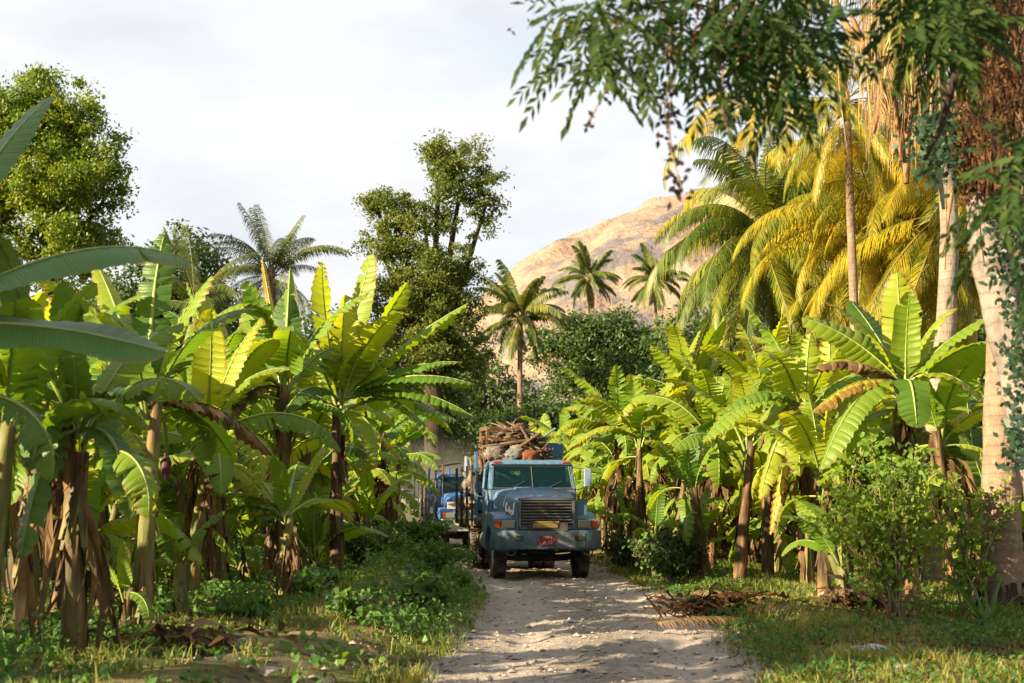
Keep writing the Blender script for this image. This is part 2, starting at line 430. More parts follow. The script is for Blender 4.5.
# ------------------------------------------------------------------ setting
def build_ground():
    def axis(lo, hi, d0, far, fine_lo, fine_hi):
        a = list(np.arange(fine_lo, fine_hi, d0)) + [fine_hi]
        s, v = d0, fine_hi
        while v < far: s *= 1.25; v += s; a.append(v)
        s, v = d0, fine_lo; b = []
        while v > lo: s *= 1.25; v -= s; b.append(v)
        return np.array(b[::-1] + a)
    xs = axis(-5000, 0, .14, 5000, -11, 12); ys = axis(-300, 0, .2, 6000, 9, 60)
    X, Y = np.meshgrid(xs, ys)
    Z = ground(X, Y)
    d = np.abs(X - road_x(Y)) - road_w(Y)
    Z = Z - .07 * (1 - smooth(-.5, -.02, d)) * (np.hypot(X, Y) < 170)
    v = np.stack([X, Y, Z], -1).reshape(-1, 3)
    nx, ny = len(xs), len(ys)
    i = np.arange(ny - 1)[:, None] * nx + np.arange(nx - 1)
    f = np.stack([i, i + 1, i + nx + 1, i + nx], -1).reshape(-1, 4)
    tag(obj('ground', make_mesh('ground', v, f, M['ground'])), kind='structure')
    # road sheet: its edges dive under the ground with a wandering outline
    ys = np.concatenate([np.arange(-20, 8, 1.0), np.arange(8, 48, .12), np.arange(48, 150, .6)])
    us = np.linspace(-1, 1, 61)
    U, Y = np.meshgrid(us, ys)
    wob = .18 * np.sin(Y * .9) + .14 * np.sin(Y * 2.3 + 1) + .08 * np.sin(Y * 5.1)
    wob2 = .2 * np.sin(Y * .7 + 2) + .14 * np.sin(Y * 2.6 + 4) + .08 * np.sin(Y * 4.6)
    X = road_x(Y) + U * (road_w(Y) + .3) + np.where(U < 0, wob, wob2) * np.abs(U) ** 2
    Z = ground(X, Y) + .012 - .06 * smooth(.86, 1.0, np.abs(U)) + np.vectorize(lambda a, b: -.008 + -.0 + .028 * mnoise.fractal((a * 3.4, b * 3.0, 0), .75, 2.2, 6, noise_basis='PERLIN_ORIGINAL') + .06 * max(0, mnoise.noise((a * 7, b * 7, 3)) - .28))(X, Y)
    v = np.stack([X, Y, Z], -1).reshape(-1, 3); nx, ny = len(us), len(ys)
    i = np.arange(ny - 1)[:, None] * nx + np.arange(nx - 1)
    f = np.stack([i, i + 1, i + nx + 1, i + nx], -1).reshape(-1, 4)
    tag(obj('road', make_mesh('road', v, f, M['road'], uv=np.stack([U * .5 + .5, Y * .1], -1).reshape(-1, 2))), kind='structure')
build_ground()

def fbm(x, y, z, oct_=6):
    return mnoise.fractal((x, y, z), .95, 2.1, oct_, noise_basis='PERLIN_ORIGINAL')

def build_hill():
    px = [120, 250, 330, 400, 440, 480, 520, 560, 600, 650, 700, 760, 850, 950, 1100, 1300, 1600]
    py = [500, 455, 420, 375, 345, 303, 264, 237, 219, 202, 191, 183, 190, 215, 270, 380, 500]
    D0 = 1000
    hx = [(p - 512) / F * D0 for p in px]; hz = [max((HZ - p) / F * D0, 0) for p in py]
    xs = np.linspace(-290, 780, 240); ys = np.linspace(560, 1500, 170)
    v = []
    for y in ys:
        for x in xs:
            t = (y - 560) / (D0 - 560)
            b = (1 - (1 - t) ** 1.7) if t < 1 else 1 - ((y - D0) / 500) ** 2
            w = .25 + .75 * math.sin(min(max(t, 0), 1) * math.pi) if t < 1 else .3
            r = 1 - abs(fbm(x * .011, y * .008, 3.3)) * 1.6
            h = np.interp(x, hx, hz) * b
            edge = min(1, h / 40)
            v.append((x, y, h + edge * (w * (r - .6) * 14 + fbm(x * .045, y * .045, 7) * 2.2) - 2))
    v = np.array(v); nx, ny = len(xs), len(ys)
    i = np.arange(ny - 1)[:, None] * nx + np.arange(nx - 1)
    f = np.stack([i, i + 1, i + nx + 1, i + nx], -1).reshape(-1, 4)
    tag(obj('hill', make_mesh('hill', v, f, M['hill'])), kind='structure')
    xs = np.linspace(-1400, 900, 120); ys = np.linspace(2200, 3600, 40); v = []
    for y in ys:
        for x in xs:
            b = max(0, 1 - ((y - 2800) / 600) ** 2)
            v.append((x, y, b * (250 + 60 * math.sin(x * .004 + 1) + 50 * fbm(x * .004, y * .004, 1)) * max(0, 1 - ((x + 250) / 1200) ** 2) - 3))
    v = np.array(v); nx, ny = len(xs), len(ys)
    i = np.arange(ny - 1)[:, None] * nx + np.arange(nx - 1)
    f = np.stack([i, i + 1, i + nx + 1, i + nx], -1).reshape(-1, 4)
    tag(obj('distant_hill', make_mesh('distant_hill', v, f, M['hill_far'])), kind='structure')
build_hill()

# ------------------------------------------------------------------ banana plants
def leaf_mesh(pts, Wd, seed, pet=.14, tear=.3, droop=(.15, .75), roll=0.0, pleat=.017, strips=None, mats=None, blunt=.5, hang=0.0):
    """Banana leaf along a midrib polyline: two half-blades of pleated strips, partly torn apart."""
    rng = random.Random(seed)
    pts = [Vector(p) for p in pts]
    # resample
    L = [0]
    for a, b in zip(pts, pts[1:]): L.append(L[-1] + (b - a).length)
    tot = L[-1]
    def at(t):
        s = min(max(t, 0), 1) * tot
        for i in range(len(L) - 1):
            if s <= L[i + 1] or i == len(L) - 2:
                k = (s - L[i]) / max(L[i + 1] - L[i], 1e-6); return pts[i].lerp(pts[i + 1], k)
    hd = pts[-1] - pts[0]; hd.z = 0
    if hd.length < .05: hd = Vector((1, 0, 0))
    side = Vector((0, 0, 1)).cross(hd).normalized()
    def frame(t):
        T = (at(t + .02) - at(t - .02)).normalized()
        B = (side - T * side.dot(T)).normalized()
        N = T.cross(B) * 1.0
        if roll: 
            c, s = math.cos(roll), math.sin(roll); B, N = B * c + N * s, N * c - B * s
        return T, B, N
    n = strips or max(9, int(tot * 7))
    vs, fs, fm, uv = [], [], [], []
    def width(q):   # q along the blade 0..1
        a = min(1, q / .16) ** .6 if q < .16 else 1
        b = max(0, (1 - q) / .28) ** blunt if q > .72 else 1
        return Wd * a * b * (1 - .12 * q)
    US = (0, .4, .75, 1)
    for sg in (-1, 1):
        edges = [0]
        for k in range(n): edges.append(edges[-1] + rng.uniform(.6, 1.4))
        edges = [e / edges[-1] for e in edges]
        d_cur = rng.uniform(*droop) * .6; lenf = 1.0; fo = 0; gap = 0; wav = rng.uniform(0, 6)
        for k in range(n):
            q0, q1 = edges[k], edges[k + 1]
            g0 = 0
            if k and rng.random() < tear:
                d_cur = rng.uniform(*droop) * (.5 + .7 * q0) + .1; g0 = rng.uniform(.15, .75); lenf = rng.uniform(.90, 1.04); fo = rng.uniform(-.05, .05)
            d0_, d1_ = d_cur, d_cur + .10 * math.sin(wav + k * 1.1) * .5
            b0 = len(vs)
            for j, q in enumerate((q0, (q0 + q1) / 2, q1)):
                t = pet + (1 - pet) * q
                T, B, N = frame(t); P = at(t); w = width(q) * lenf
                sh = g0 * (q1 - q0) * tot if j == 0 else 0
                fwd = .22 + .4 * q + fo
                pos = P.copy(); up = 0
                for ui, u in enumerate(US):
                    if ui:
                        du = u - up; um = (u + up) / 2; up = u
                        ang = (d0_ + .12 * math.sin(wav + q * 9)) * (.35 + 1.1 * um)
                        dirn = (B * sg * math.cos(ang) - N * math.sin(ang))
                        if hang: dirn = dirn.lerp(Vector((0, 0, -1)), min(1, hang * (.4 + um)))
                        pos = pos + (dirn + T * fwd * um).normalized() * w * du
                    off = N * (pleat * (1 if j == 1 else -1) * (.3 + u * (1.2 - .4 * u))) + T * sh * u
                    vs.append(pos + off); uv.append((.5 + .5 * sg * u, t))
            for j in range(2):
                for ui in range(3):
                    a = b0 + j * 4 + ui
                    fs.append((a, a + 1, a + 5, a + 4) if sg > 0 else (a, a + 4, a + 5, a + 1)); fm.append(0)
    # midrib and petiole
    m = 16; b0 = len(vs)
    for i in range(m + 1):
        t = i / m; T, B, N = frame(t); P = at(t)
        r = (.030 if Wd > .18 else .02) * (1 - t) ** .8 + .004
        for (x, y) in ((-1, .35), (1, .35), (0, -1)):
            vs.append(P + B * x * r + N * y * r); uv.append((.5, t))
    for i in range(m):
        for k in range(3):
            a, b = b0 + i * 3 + k, b0 + i * 3 + (k + 1) % 3
            fs.append((a, b, b + 3, a + 3)); fm.append(1)
    return make_mesh('leaf', vs, fs, mats or [M['banana_leaf'], M['midrib']], fm, True, uv)

def arc(elev, bend, length, n=14, power=1.4, x0=.05):
    p = Vector((x0, 0, 0)); out = [p.copy()]
    for i in range(n):
        t = (i + .5) / n
        a = R(elev - bend * t ** power)
        p = p + Vector((math.cos(a), 0, math.sin(a))) * length / n; out.append(p.copy())
    return out

LEAFSET = {}
def leaf_variants(key, mat, seed):
    spec = [(86, 18, 1.9, .26), (80, 35, 2.1, .27), (74, 55, 2.3, .29), (68, 75, 2.4, .30), (60, 85, 2.4, .30), (52, 95, 2.4, .30),
            (40, 100, 2.3, .29), (28, 95, 2.2, .28), (62, 120, 2.4, .29), (10, 85, 2.0, .26), (35, 140, 2.1, .28), (5, 110, 1.9, .26)]
    out = []
    for i, (e, b, l, w) in enumerate(spec):
        out.append([leaf_mesh(arc(e, b, l), w * 1.2, seed + i * 7 + v, tear=(.18, .6)[v], droop=(.05, .55) if i < 4 else (.2, .95),
                              roll=(-.25, .3)[v], mats=[mat, M['midrib']]) for v in (0, 1)])
    LEAFSET[key] = out
leaf_variants('green', M['banana_leaf'], 100)
leaf_variants('lime', M['banana_leaf_lime'], 300)

def dead_skirt(seed, h):
    """Hanging dry leaves, torn to ribbons, gathered round a stem of height h."""
    rng = random.Random(seed); vs, fs = [], []
    for k in range(rng.randint(5, 8)):
        az0 = rng.uniform(0, 6.283); top = h * rng.uniform(.5, 1.0); outk = rng.choice((.04, .1, .2, .35, .5)) * rng.uniform(.7, 1.2); lnk = min(top * .96, rng.uniform(.7, 1.7))
        for q in range(rng.randint(3, 8)):
            az = az0 + rng.gauss(0, .3); z0 = top - rng.uniform(0, .25); out = outk * rng.uniform(.6, 1.2); ln = min(z0 * .97, lnk * rng.uniform(.45, 1.1))
            nseg = 8; wd = rng.choice((.008, .012, .02, .03, .045, .06)) * rng.uniform(.7, 1.2)
            ca, sa = math.cos(az), math.sin(az); tw = rng.uniform(-3, 3); ph = rng.uniform(0, 6); kink = rng.uniform(.3, .8); kd = rng.uniform(-.35, .35)
            b0 = len(vs)
            for i in range(nseg + 1):
                t = i / nseg
                r = .09 + out * math.sin(min(t * 2.4, 1.57)) * (1 - .3 * t) + .03 * math.sin(t * 9 + ph)
                z = z0 + .10 * math.sin(min(t * 6, 3.14)) - ln * t ** 1.2
                ww = wd * (math.sin(math.pi * min(1, .1 + t * .9)) ** .7 + .12) * rng.uniform(.6, 1.3)
                a = tw * t * 1.8 + .7 * math.sin(ph + t * 6)
                sd = kd * max(0, t - kink) * 2
                ex = Vector((-sa * math.cos(a) + ca * math.sin(a), ca * math.cos(a) + sa * math.sin(a), rng.uniform(-.2, .2)))
                c = Vector((ca * r - sa * sd, sa * r + ca * sd, z)); o = Vector((ca, sa, 0)) * wd * rng.uniform(.1, .7)
                vs += [c - ex * ww - o, c + o, c + ex * ww - o]
            for i in range(nseg):
                for j in range(2):
                    a = b0 + i * 3 + j; fs.append((a, a + 1, a + 4, a + 3))
    return make_mesh('dead_leaves', vs, fs, M['dry_leaf'], None, False)
SKIRTS = {h: [dead_skirt(50 + int(h * 10) + i, h) for i in range(5)] for h in (1.2, 1.9, 2.6, 3.2)}

def stem_mesh(h, r, seed):
    rng = random.Random(seed); mb = MB()
    lx, ly = rng.uniform(-.12, .12), rng.uniform(-.1, .1)
    pts, rad = [], []
    for i in range(11):
        t = i / 10
        pts.append((lx * t * t, ly * t * t, -.15 + (h + .15) * t)); rad.append(r * (1.25 - .62 * t) * (1 + .06 * math.sin(i * 2.3 + seed)))
    mb.tube(pts, rad, 10, 0, True, .09, rng)
    for k in range(13):       # dry sheath flaps peeling off
        az = rng.uniform(0, 6.28); z1 = h * rng.uniform(.25, .9); l = rng.uniform(.3, .8); w = rng.uniform(.015, .07)
        ca, sa = math.cos(az), math.sin(az); vs = []
        for i in range(5):
            t = i / 4; rr = r * 1.15 * (1 - .35 * z1 / h) + .10 * t * t
            c = Vector((ca * rr, sa * rr, z1 - l * t if l * t < z1 else .02)); ex = Vector((-sa, ca, 0)) * w * (1 - .5 * t)
            vs += [c - ex, c + ex]
        mb.add(vs, [(i * 2, i * 2 + 1, i * 2 + 3, i * 2 + 2) for i in range(4)])
    return mb.mesh('stem', M['stem'], True)
STEMS = {h: [stem_mesh(h, .072 + .011 * h, int(h * 100) + i) for i in range(2)] for h in (.7, 1.2, 1.9, 2.6, 3.2, 3.8)}

def place_leaf(root, me, z, az, sc=1.0, lean=0.0, mx=(0, 0), mat=None):
    o = obj('leaf', me, root, (mx[0], mx[1], z))
    o.rotation_euler = (lean, 0, az); o.scale = (sc, sc, sc)
    return o

def bez(a, b, c, n=14):
    return [a * (1 - t) ** 2 + b * 2 * t * (1 - t) + c * t * t for t in [i / n for i in range(n + 1)]]

def banana(x, y, h, seed, label, group, n=8, key='green', lush=1.0, skirt=True, custom=None, skip=(), name='banana_plant', ground_z=None, size=1.0):
    """custom: leaves given as (px, py tip, depth offset, arch, width, kind)"""
    rng = random.Random(seed)
    z0 = gz(x, y) if ground_z is None else ground_z
    root = thing(name, label, 'banana plant', (x, y, z0), 0, group)
    hs = min(STEMS, key=lambda k: abs(k - h)); s = h / hs
    st = obj('stem', rng.choice(STEMS[hs]), root); st.scale = (max(.7, s), max(.7, s), s); st.rotation_euler = (0, 0, rng.uniform(0, 6.28))
    az = rng.uniform(0, 6.28)
    order = [0, 1, 2, 3, 4, 5, 8, 6, 7, 9, 5, 6]
    for k in range(n):
        if k in skip: continue
        vi = order[k % len(order)]
        vi = max(0, min(9, vi + rng.choice((-1, 0, 0, 1))))
        me = rng.choice(LEAFSET[key][vi])
        place_leaf(root, me, h - .12 - .02 * k, az, lush * rng.uniform(.85, 1.12))
        az += 2.4 + rng.uniform(-.5, .5)
    for k in range(rng.randint(2, 4) if h > 1.3 else 1):
        place_leaf(root, rng.choice(LEAFSET[key][rng.choice((10, 11, 10, 8))]), h * rng.uniform(.72, .93), az, lush * rng.uniform(.8, 1.05)); az += 2.1 + rng.uniform(-.5, .5)
    if skirt and rng.random() < (.45 if not custom else .85):
        hk = min(SKIRTS, key=lambda k: abs(k - h)); d = obj('dead_leaves', rng.choice(SKIRTS[hk]), root)
        q_ = .6 if h < 1.4 else 1.0; d.scale = (q_, q_, h / hk); d.rotation_euler = (0, 0, rng.uniform(0, 6.28))
    if not custom: root.rotation_euler = (rng.gauss(0, .07), rng.gauss(0, .07), 0)
    for c in custom or ():
        hero_leaf(root, Vector((0, 0, h - .05)), c, seed)
    return root

def hero_leaf(root, base, spec, seed):
    tip = spec['tip'] - root.location          # world point -> root frame (rotation 0)
    mid = base.lerp(tip, spec.get('at', .5)) + Vector((0, 0, spec.get('arch', .5))) + Vector(spec.get('off', (0, 0, 0)))
    kind = spec.get('kind', 'green')
    mats = {'green': [M['banana_leaf'], M['midrib']], 'lime': [M['banana_leaf_lime'], M['midrib']], 'deep': [M['banana_leaf_deep'], M['midrib']],
            'dry': [M['dry_leaf'], M['dry_leaf']], 'yellow': [M['yellow_leaf'], M['midrib']]}[kind]
    me = leaf_mesh(bez(base, mid, tip), spec.get('w', .32) * spec.get('ws', .95), seed * 31 + int(abs(tip.x * 50) + abs(tip.z * 70)), pet=spec.get('pet', .12), tear=spec.get('tear', .2),
                   droop=spec.get('droop', (.1, .6)), roll=spec.get('roll', 0), mats=mats, strips=spec.get('n'), hang=spec.get('hang', 0), pleat=min(.024, spec.get('pleat', .017)), blunt=spec.get('blunt', .5))
    o = obj('leaf', me, root)
    if kind == 'dry': o['label'] = 'withered brown leaf'
    if kind == 'yellow': o['label'] = 'yellowing leaf'
    return o
M['yellow_leaf'] = mat_banana_leaf('banana_leaf_yellow', [(0, (.40, .26, .03)), (1, (.48, .36, .05))], 2.2)

M['bud'] = mat_plain('banana_bud', (.07, .018, .03), .45, 0, (.03, .01, .015), .4)
GL = 'banana plants of the grove across the road from the coconut palms'
GR = 'banana plants of the sunlit row below the coconut palms'
hero_xy = []
def hero(px, py_base, py_crown, seed, label, group, dx=0, **kw):
    D = F * (CAMZ - .15) / max(py_base - HZ, 1)
    if 'D' in kw: D = kw.pop('D')
    p = W(px, HZ, D); x = p.x
    zc = W(px, py_crown, D).z
    hero_xy.append((x, D))
    return banana(x, D, max(.5, zc - gz(x, D)), seed, label, group, **kw), D

# --- the grove on the sunward side of the road
D0 = 11.2
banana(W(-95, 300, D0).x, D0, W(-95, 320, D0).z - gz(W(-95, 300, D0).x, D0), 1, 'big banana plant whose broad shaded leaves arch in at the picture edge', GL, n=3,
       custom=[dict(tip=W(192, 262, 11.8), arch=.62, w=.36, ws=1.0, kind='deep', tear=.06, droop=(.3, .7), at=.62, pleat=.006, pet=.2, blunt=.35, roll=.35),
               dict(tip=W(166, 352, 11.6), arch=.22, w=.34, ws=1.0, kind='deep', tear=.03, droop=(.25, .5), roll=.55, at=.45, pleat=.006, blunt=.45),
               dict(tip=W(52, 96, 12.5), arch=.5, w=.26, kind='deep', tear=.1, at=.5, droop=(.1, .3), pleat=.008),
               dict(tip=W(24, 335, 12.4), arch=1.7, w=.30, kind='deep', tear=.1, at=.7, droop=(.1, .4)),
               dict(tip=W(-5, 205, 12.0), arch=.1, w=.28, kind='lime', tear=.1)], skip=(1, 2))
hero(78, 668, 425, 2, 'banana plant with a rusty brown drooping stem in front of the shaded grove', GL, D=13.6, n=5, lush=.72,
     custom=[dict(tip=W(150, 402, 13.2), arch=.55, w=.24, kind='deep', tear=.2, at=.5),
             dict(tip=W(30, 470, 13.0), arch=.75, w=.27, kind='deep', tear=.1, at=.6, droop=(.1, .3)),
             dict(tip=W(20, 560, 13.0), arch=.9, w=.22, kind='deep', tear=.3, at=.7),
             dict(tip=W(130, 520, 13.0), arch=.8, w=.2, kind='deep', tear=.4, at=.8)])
hero(146, 640, 402, 3, 'tall banana plant with a pale yellow stem and one arched brown leaf', GL, n=5, lush=.85,
     custom=[dict(tip=W(62, 415, 16.5), arch=.35, w=.25, kind='dry', tear=.2, at=.5, droop=(.6, 1.0)),
             dict(tip=W(165, 232, 16.6), arch=.1, w=.24, kind='green', off=(-.1, 0, .2), at=.5, droop=(.1, .3), tear=.3),
             dict(tip=W(62, 285, 16.6), arch=.3, w=.24, kind='green', at=.5),
             dict(tip=W(96, 262, 17.5), arch=.2, w=.22, kind='lime', at=.5),
             dict(tip=W(272, 455, 16.8), arch=.55, w=.2, kind='dry', tear=.4, at=.5, droop=(.8, 1.2)),
             dict(tip=W(235, 462, 17.2), arch=.5, w=.22, kind='green', tear=.2, at=.5),
             dict(tip=W(185, 420, 17.2), arch=.1, w=.1, kind='green', at=.4)])
bud_root = [o for o in scene.objects if o.get('label', '').startswith('tall banana plant with a pale yellow stem')][0]
b_ = W(166, 466, 16.8) - bud_root.location; c_ = Vector((0, 0, W(150, 405, 17).z - bud_root.location.z))
mb = MB(); mb.tube(bez(c_, c_.lerp(b_, .5) + Vector((.12, 0, .25)), b_ + Vector((0, 0, .12)), 8), .022, 7)
st_ = mb.build('flower_stalk', M['midrib'], bud_root, True)
mb = MB(); mb.lathe([(-.17, .004), (-.13, .03), (-.05, .062), (.04, .07), (.10, .045), (.13, .02)], b_, 'z', 12); mb.build('flower_bud', M['bud'], bud_root, True)
hero(286, 608, 515, 4, 'young banana plant fanning low leaves above a dry skirt beside the verge', GL, n=2, lush=.6,
     custom=[dict(tip=W(232, 462, 22), arch=.35, w=.24, kind='lime', droop=(.0, .25), tear=.1, roll=.3),
             dict(tip=W(200, 500, 21.6), arch=.45, w=.18, kind='green', tear=.4),
             dict(tip=W(208, 522, 21.4), arch=.42, w=.18, kind='green', tear=.3),
             dict(tip=W(352, 513, 22), arch=.5, w=.22, kind='green', tear=.1),
             dict(tip=W(328, 440, 22.2), arch=.1, w=.10, kind='lime', droop=(.8, 1.0), tear=.0),
             dict(tip=W(300, 462, 22.5), arch=.4, w=.22, kind='green')])
hero(338, 592, 398, 5, 'tallest banana plant of the grove with upright sunlit leaves reaching the road', GL, n=7, lush=.95, D=24.5, key='lime',
     custom=[dict(tip=W(372, 254, 25.2), arch=.05, w=.36, kind='lime', droop=(.0, .3), tear=.15, off=(-.1, 0, 0)),
             dict(tip=W(322, 262, 24.8), arch=.05, w=.38, kind='lime', droop=(.0, .25), tear=.1, off=(-.15, 0, .2), roll=.2),
             dict(tip=W(408, 282, 24.2), arch=.1, w=.34, kind='lime', droop=(.0, .3), tear=.3, off=(.05, 0, .1), roll=-.3),
             dict(tip=W(468, 303, 24), arch=.25, w=.30, kind='lime', droop=(.5, .9), tear=.35),
             dict(tip=W(462, 362, 24), arch=.42, w=.30, kind='green', droop=(.4, .8), tear=.3),
             dict(tip=W(474, 384, 23.6), arch=.55, w=.32, kind='green', droop=(.5, .9), tear=.25),
             dict(tip=W(436, 448, 24), arch=.95, w=.30, kind='lime', at=.65, droop=(.2, .5), tear=.2),
             dict(tip=W(476, 418, 23.8), arch=.65, w=.28, kind='green', droop=(.5, .9), tear=.3),
             dict(tip=W(282, 418, 23), arch=.75, w=.26, kind='green', droop=(.7, 1.1), tear=.2, at=.6)])
hero(282, 596, 385, 6, 'banana plant with one long bowed leaf and a torn hanging leaf', GL, n=7, lush=.9, D=23.6,
     custom=[dict(tip=W(182, 352, 22.6), arch=2.2, w=.24, kind='green', at=.45, droop=(.3, .6), tear=.1, off=(.5, 0, 0)),
             dict(tip=W(290, 268, 24), arch=.1, w=.2, kind='green', droop=(.9, 1.2), tear=.3),
             dict(tip=W(225, 400, 23), arch=.5, w=.26, kind='green', tear=.3),
             dict(tip=W(205, 448, 22.8), arch=.75, w=.24, kind='dry', tear=.3, droop=(.9, 1.3)),
             dict(tip=W(262, 258, 24.6), arch=.05, w=.10, kind='yellow')])
hero(214, 570, 372, 7, 'banana plant with a bright lime young leaf standing up before the palm', GL, n=5, D=28, lush=.85,
     custom=[dict(tip=W(186, 282, 28), arch=.05, w=.30, kind='lime', droop=(.0, .2), tear=.05, roll=.4),
             dict(tip=W(168, 400, 27.4), arch=.6, w=.28, kind='lime', droop=(.4, .8))])
hero(182, 600, 480, 8, 'short banana plant with an orange brown stem between the two big stems', GL, n=5, D=21.5, lush=.6)
hero(216, 585, 455, 9, 'banana plant with a dry draped skirt in the dim middle of the grove', GL, n=5, D=25, lush=.75)
hero(-12, 690, 420, 10, 'thick dark banana stem with hanging dead leaves, cut by the picture edge', GL, n=5, D=12.8, lush=.8)
hero(30, 640, 400, 11, 'banana plant with yellow stalks fanning upward before the bright tree', GL, n=6, D=16.2, lush=.75, key='lime')
hero(108, 600, 455, 12, 'thin banana plant deep in shade behind the rusty brown stem', GL, n=6, D=19.5, lush=.7)
hero(384, 562, 432, 13, 'banana plant leaning to the road in the dust beside the second truck', GL, n=8, D=36, lush=.85)
hero(392, 552, 440, 14, 'last banana plant before the road disappears into dust', GL, n=7, D=43, lush=.85)
hero(128, 660, 600, 15, 'knee high banana sucker with dark leaves beside the pale yellow stem', GL, n=3, D=15.6, lush=.38, skirt=False)
hero(186, 640, 560, 16, 'knee high banana sucker in the open weeds before the grove', GL, n=3, D=17.2, lush=.4, skirt=False)

# --- the row on the far side of the road
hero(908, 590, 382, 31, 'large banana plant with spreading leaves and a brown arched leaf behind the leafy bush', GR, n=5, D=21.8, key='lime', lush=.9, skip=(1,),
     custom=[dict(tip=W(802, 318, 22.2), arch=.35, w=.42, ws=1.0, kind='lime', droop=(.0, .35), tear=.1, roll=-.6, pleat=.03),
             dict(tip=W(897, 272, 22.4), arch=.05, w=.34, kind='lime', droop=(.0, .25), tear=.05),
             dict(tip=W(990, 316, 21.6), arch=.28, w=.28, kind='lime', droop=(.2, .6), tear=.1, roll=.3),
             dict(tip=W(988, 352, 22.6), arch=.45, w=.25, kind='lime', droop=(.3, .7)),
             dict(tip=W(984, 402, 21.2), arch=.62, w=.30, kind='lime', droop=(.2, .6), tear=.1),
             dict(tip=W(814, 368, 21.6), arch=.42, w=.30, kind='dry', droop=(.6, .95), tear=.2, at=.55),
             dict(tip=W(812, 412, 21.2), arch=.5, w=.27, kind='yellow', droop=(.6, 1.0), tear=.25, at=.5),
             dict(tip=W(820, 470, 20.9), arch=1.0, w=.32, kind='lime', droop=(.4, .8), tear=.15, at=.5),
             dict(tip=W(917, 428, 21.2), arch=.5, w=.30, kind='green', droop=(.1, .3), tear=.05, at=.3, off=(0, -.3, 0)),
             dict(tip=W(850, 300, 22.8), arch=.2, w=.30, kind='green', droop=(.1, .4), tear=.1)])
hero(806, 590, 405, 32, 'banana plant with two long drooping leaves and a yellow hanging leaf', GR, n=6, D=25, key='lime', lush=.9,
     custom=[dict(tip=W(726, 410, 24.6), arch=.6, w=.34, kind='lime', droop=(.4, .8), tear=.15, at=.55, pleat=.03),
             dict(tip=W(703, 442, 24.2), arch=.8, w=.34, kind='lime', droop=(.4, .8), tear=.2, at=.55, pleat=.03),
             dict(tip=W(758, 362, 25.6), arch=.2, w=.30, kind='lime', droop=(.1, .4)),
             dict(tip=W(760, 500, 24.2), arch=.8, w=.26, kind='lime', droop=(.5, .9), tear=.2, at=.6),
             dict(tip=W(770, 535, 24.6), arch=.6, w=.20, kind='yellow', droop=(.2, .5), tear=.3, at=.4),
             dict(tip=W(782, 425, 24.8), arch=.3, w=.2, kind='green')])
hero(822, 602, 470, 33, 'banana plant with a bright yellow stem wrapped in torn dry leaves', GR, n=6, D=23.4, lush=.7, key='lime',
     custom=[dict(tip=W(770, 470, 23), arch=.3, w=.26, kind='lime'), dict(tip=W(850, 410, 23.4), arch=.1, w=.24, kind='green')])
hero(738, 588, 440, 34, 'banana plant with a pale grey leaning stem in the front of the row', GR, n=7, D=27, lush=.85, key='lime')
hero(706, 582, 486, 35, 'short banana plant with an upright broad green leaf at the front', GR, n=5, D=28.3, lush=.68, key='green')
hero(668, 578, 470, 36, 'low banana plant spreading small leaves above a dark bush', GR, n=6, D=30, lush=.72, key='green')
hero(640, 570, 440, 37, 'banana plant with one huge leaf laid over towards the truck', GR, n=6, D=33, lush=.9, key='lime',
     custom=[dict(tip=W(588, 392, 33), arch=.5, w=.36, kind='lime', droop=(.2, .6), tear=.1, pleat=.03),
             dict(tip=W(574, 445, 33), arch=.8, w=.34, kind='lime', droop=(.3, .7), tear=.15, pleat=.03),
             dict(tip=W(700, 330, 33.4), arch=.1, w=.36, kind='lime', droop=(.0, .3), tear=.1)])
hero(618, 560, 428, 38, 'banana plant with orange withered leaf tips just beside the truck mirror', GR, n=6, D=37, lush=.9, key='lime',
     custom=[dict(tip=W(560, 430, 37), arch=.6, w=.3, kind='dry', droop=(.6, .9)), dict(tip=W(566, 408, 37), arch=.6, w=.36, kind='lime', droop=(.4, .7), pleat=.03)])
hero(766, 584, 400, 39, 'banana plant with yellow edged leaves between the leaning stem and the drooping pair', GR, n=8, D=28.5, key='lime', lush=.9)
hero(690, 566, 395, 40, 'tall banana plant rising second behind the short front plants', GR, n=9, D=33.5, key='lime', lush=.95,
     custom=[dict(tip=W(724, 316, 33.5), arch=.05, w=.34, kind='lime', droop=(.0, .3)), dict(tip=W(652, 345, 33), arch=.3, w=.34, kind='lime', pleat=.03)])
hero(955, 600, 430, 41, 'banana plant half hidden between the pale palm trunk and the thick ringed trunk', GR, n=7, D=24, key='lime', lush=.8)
hero(870, 585, 450, 42, 'banana plant in shade behind the leafy bush with hanging straw leaves', GR, n=6, D=25.5, key='green', lush=.75)

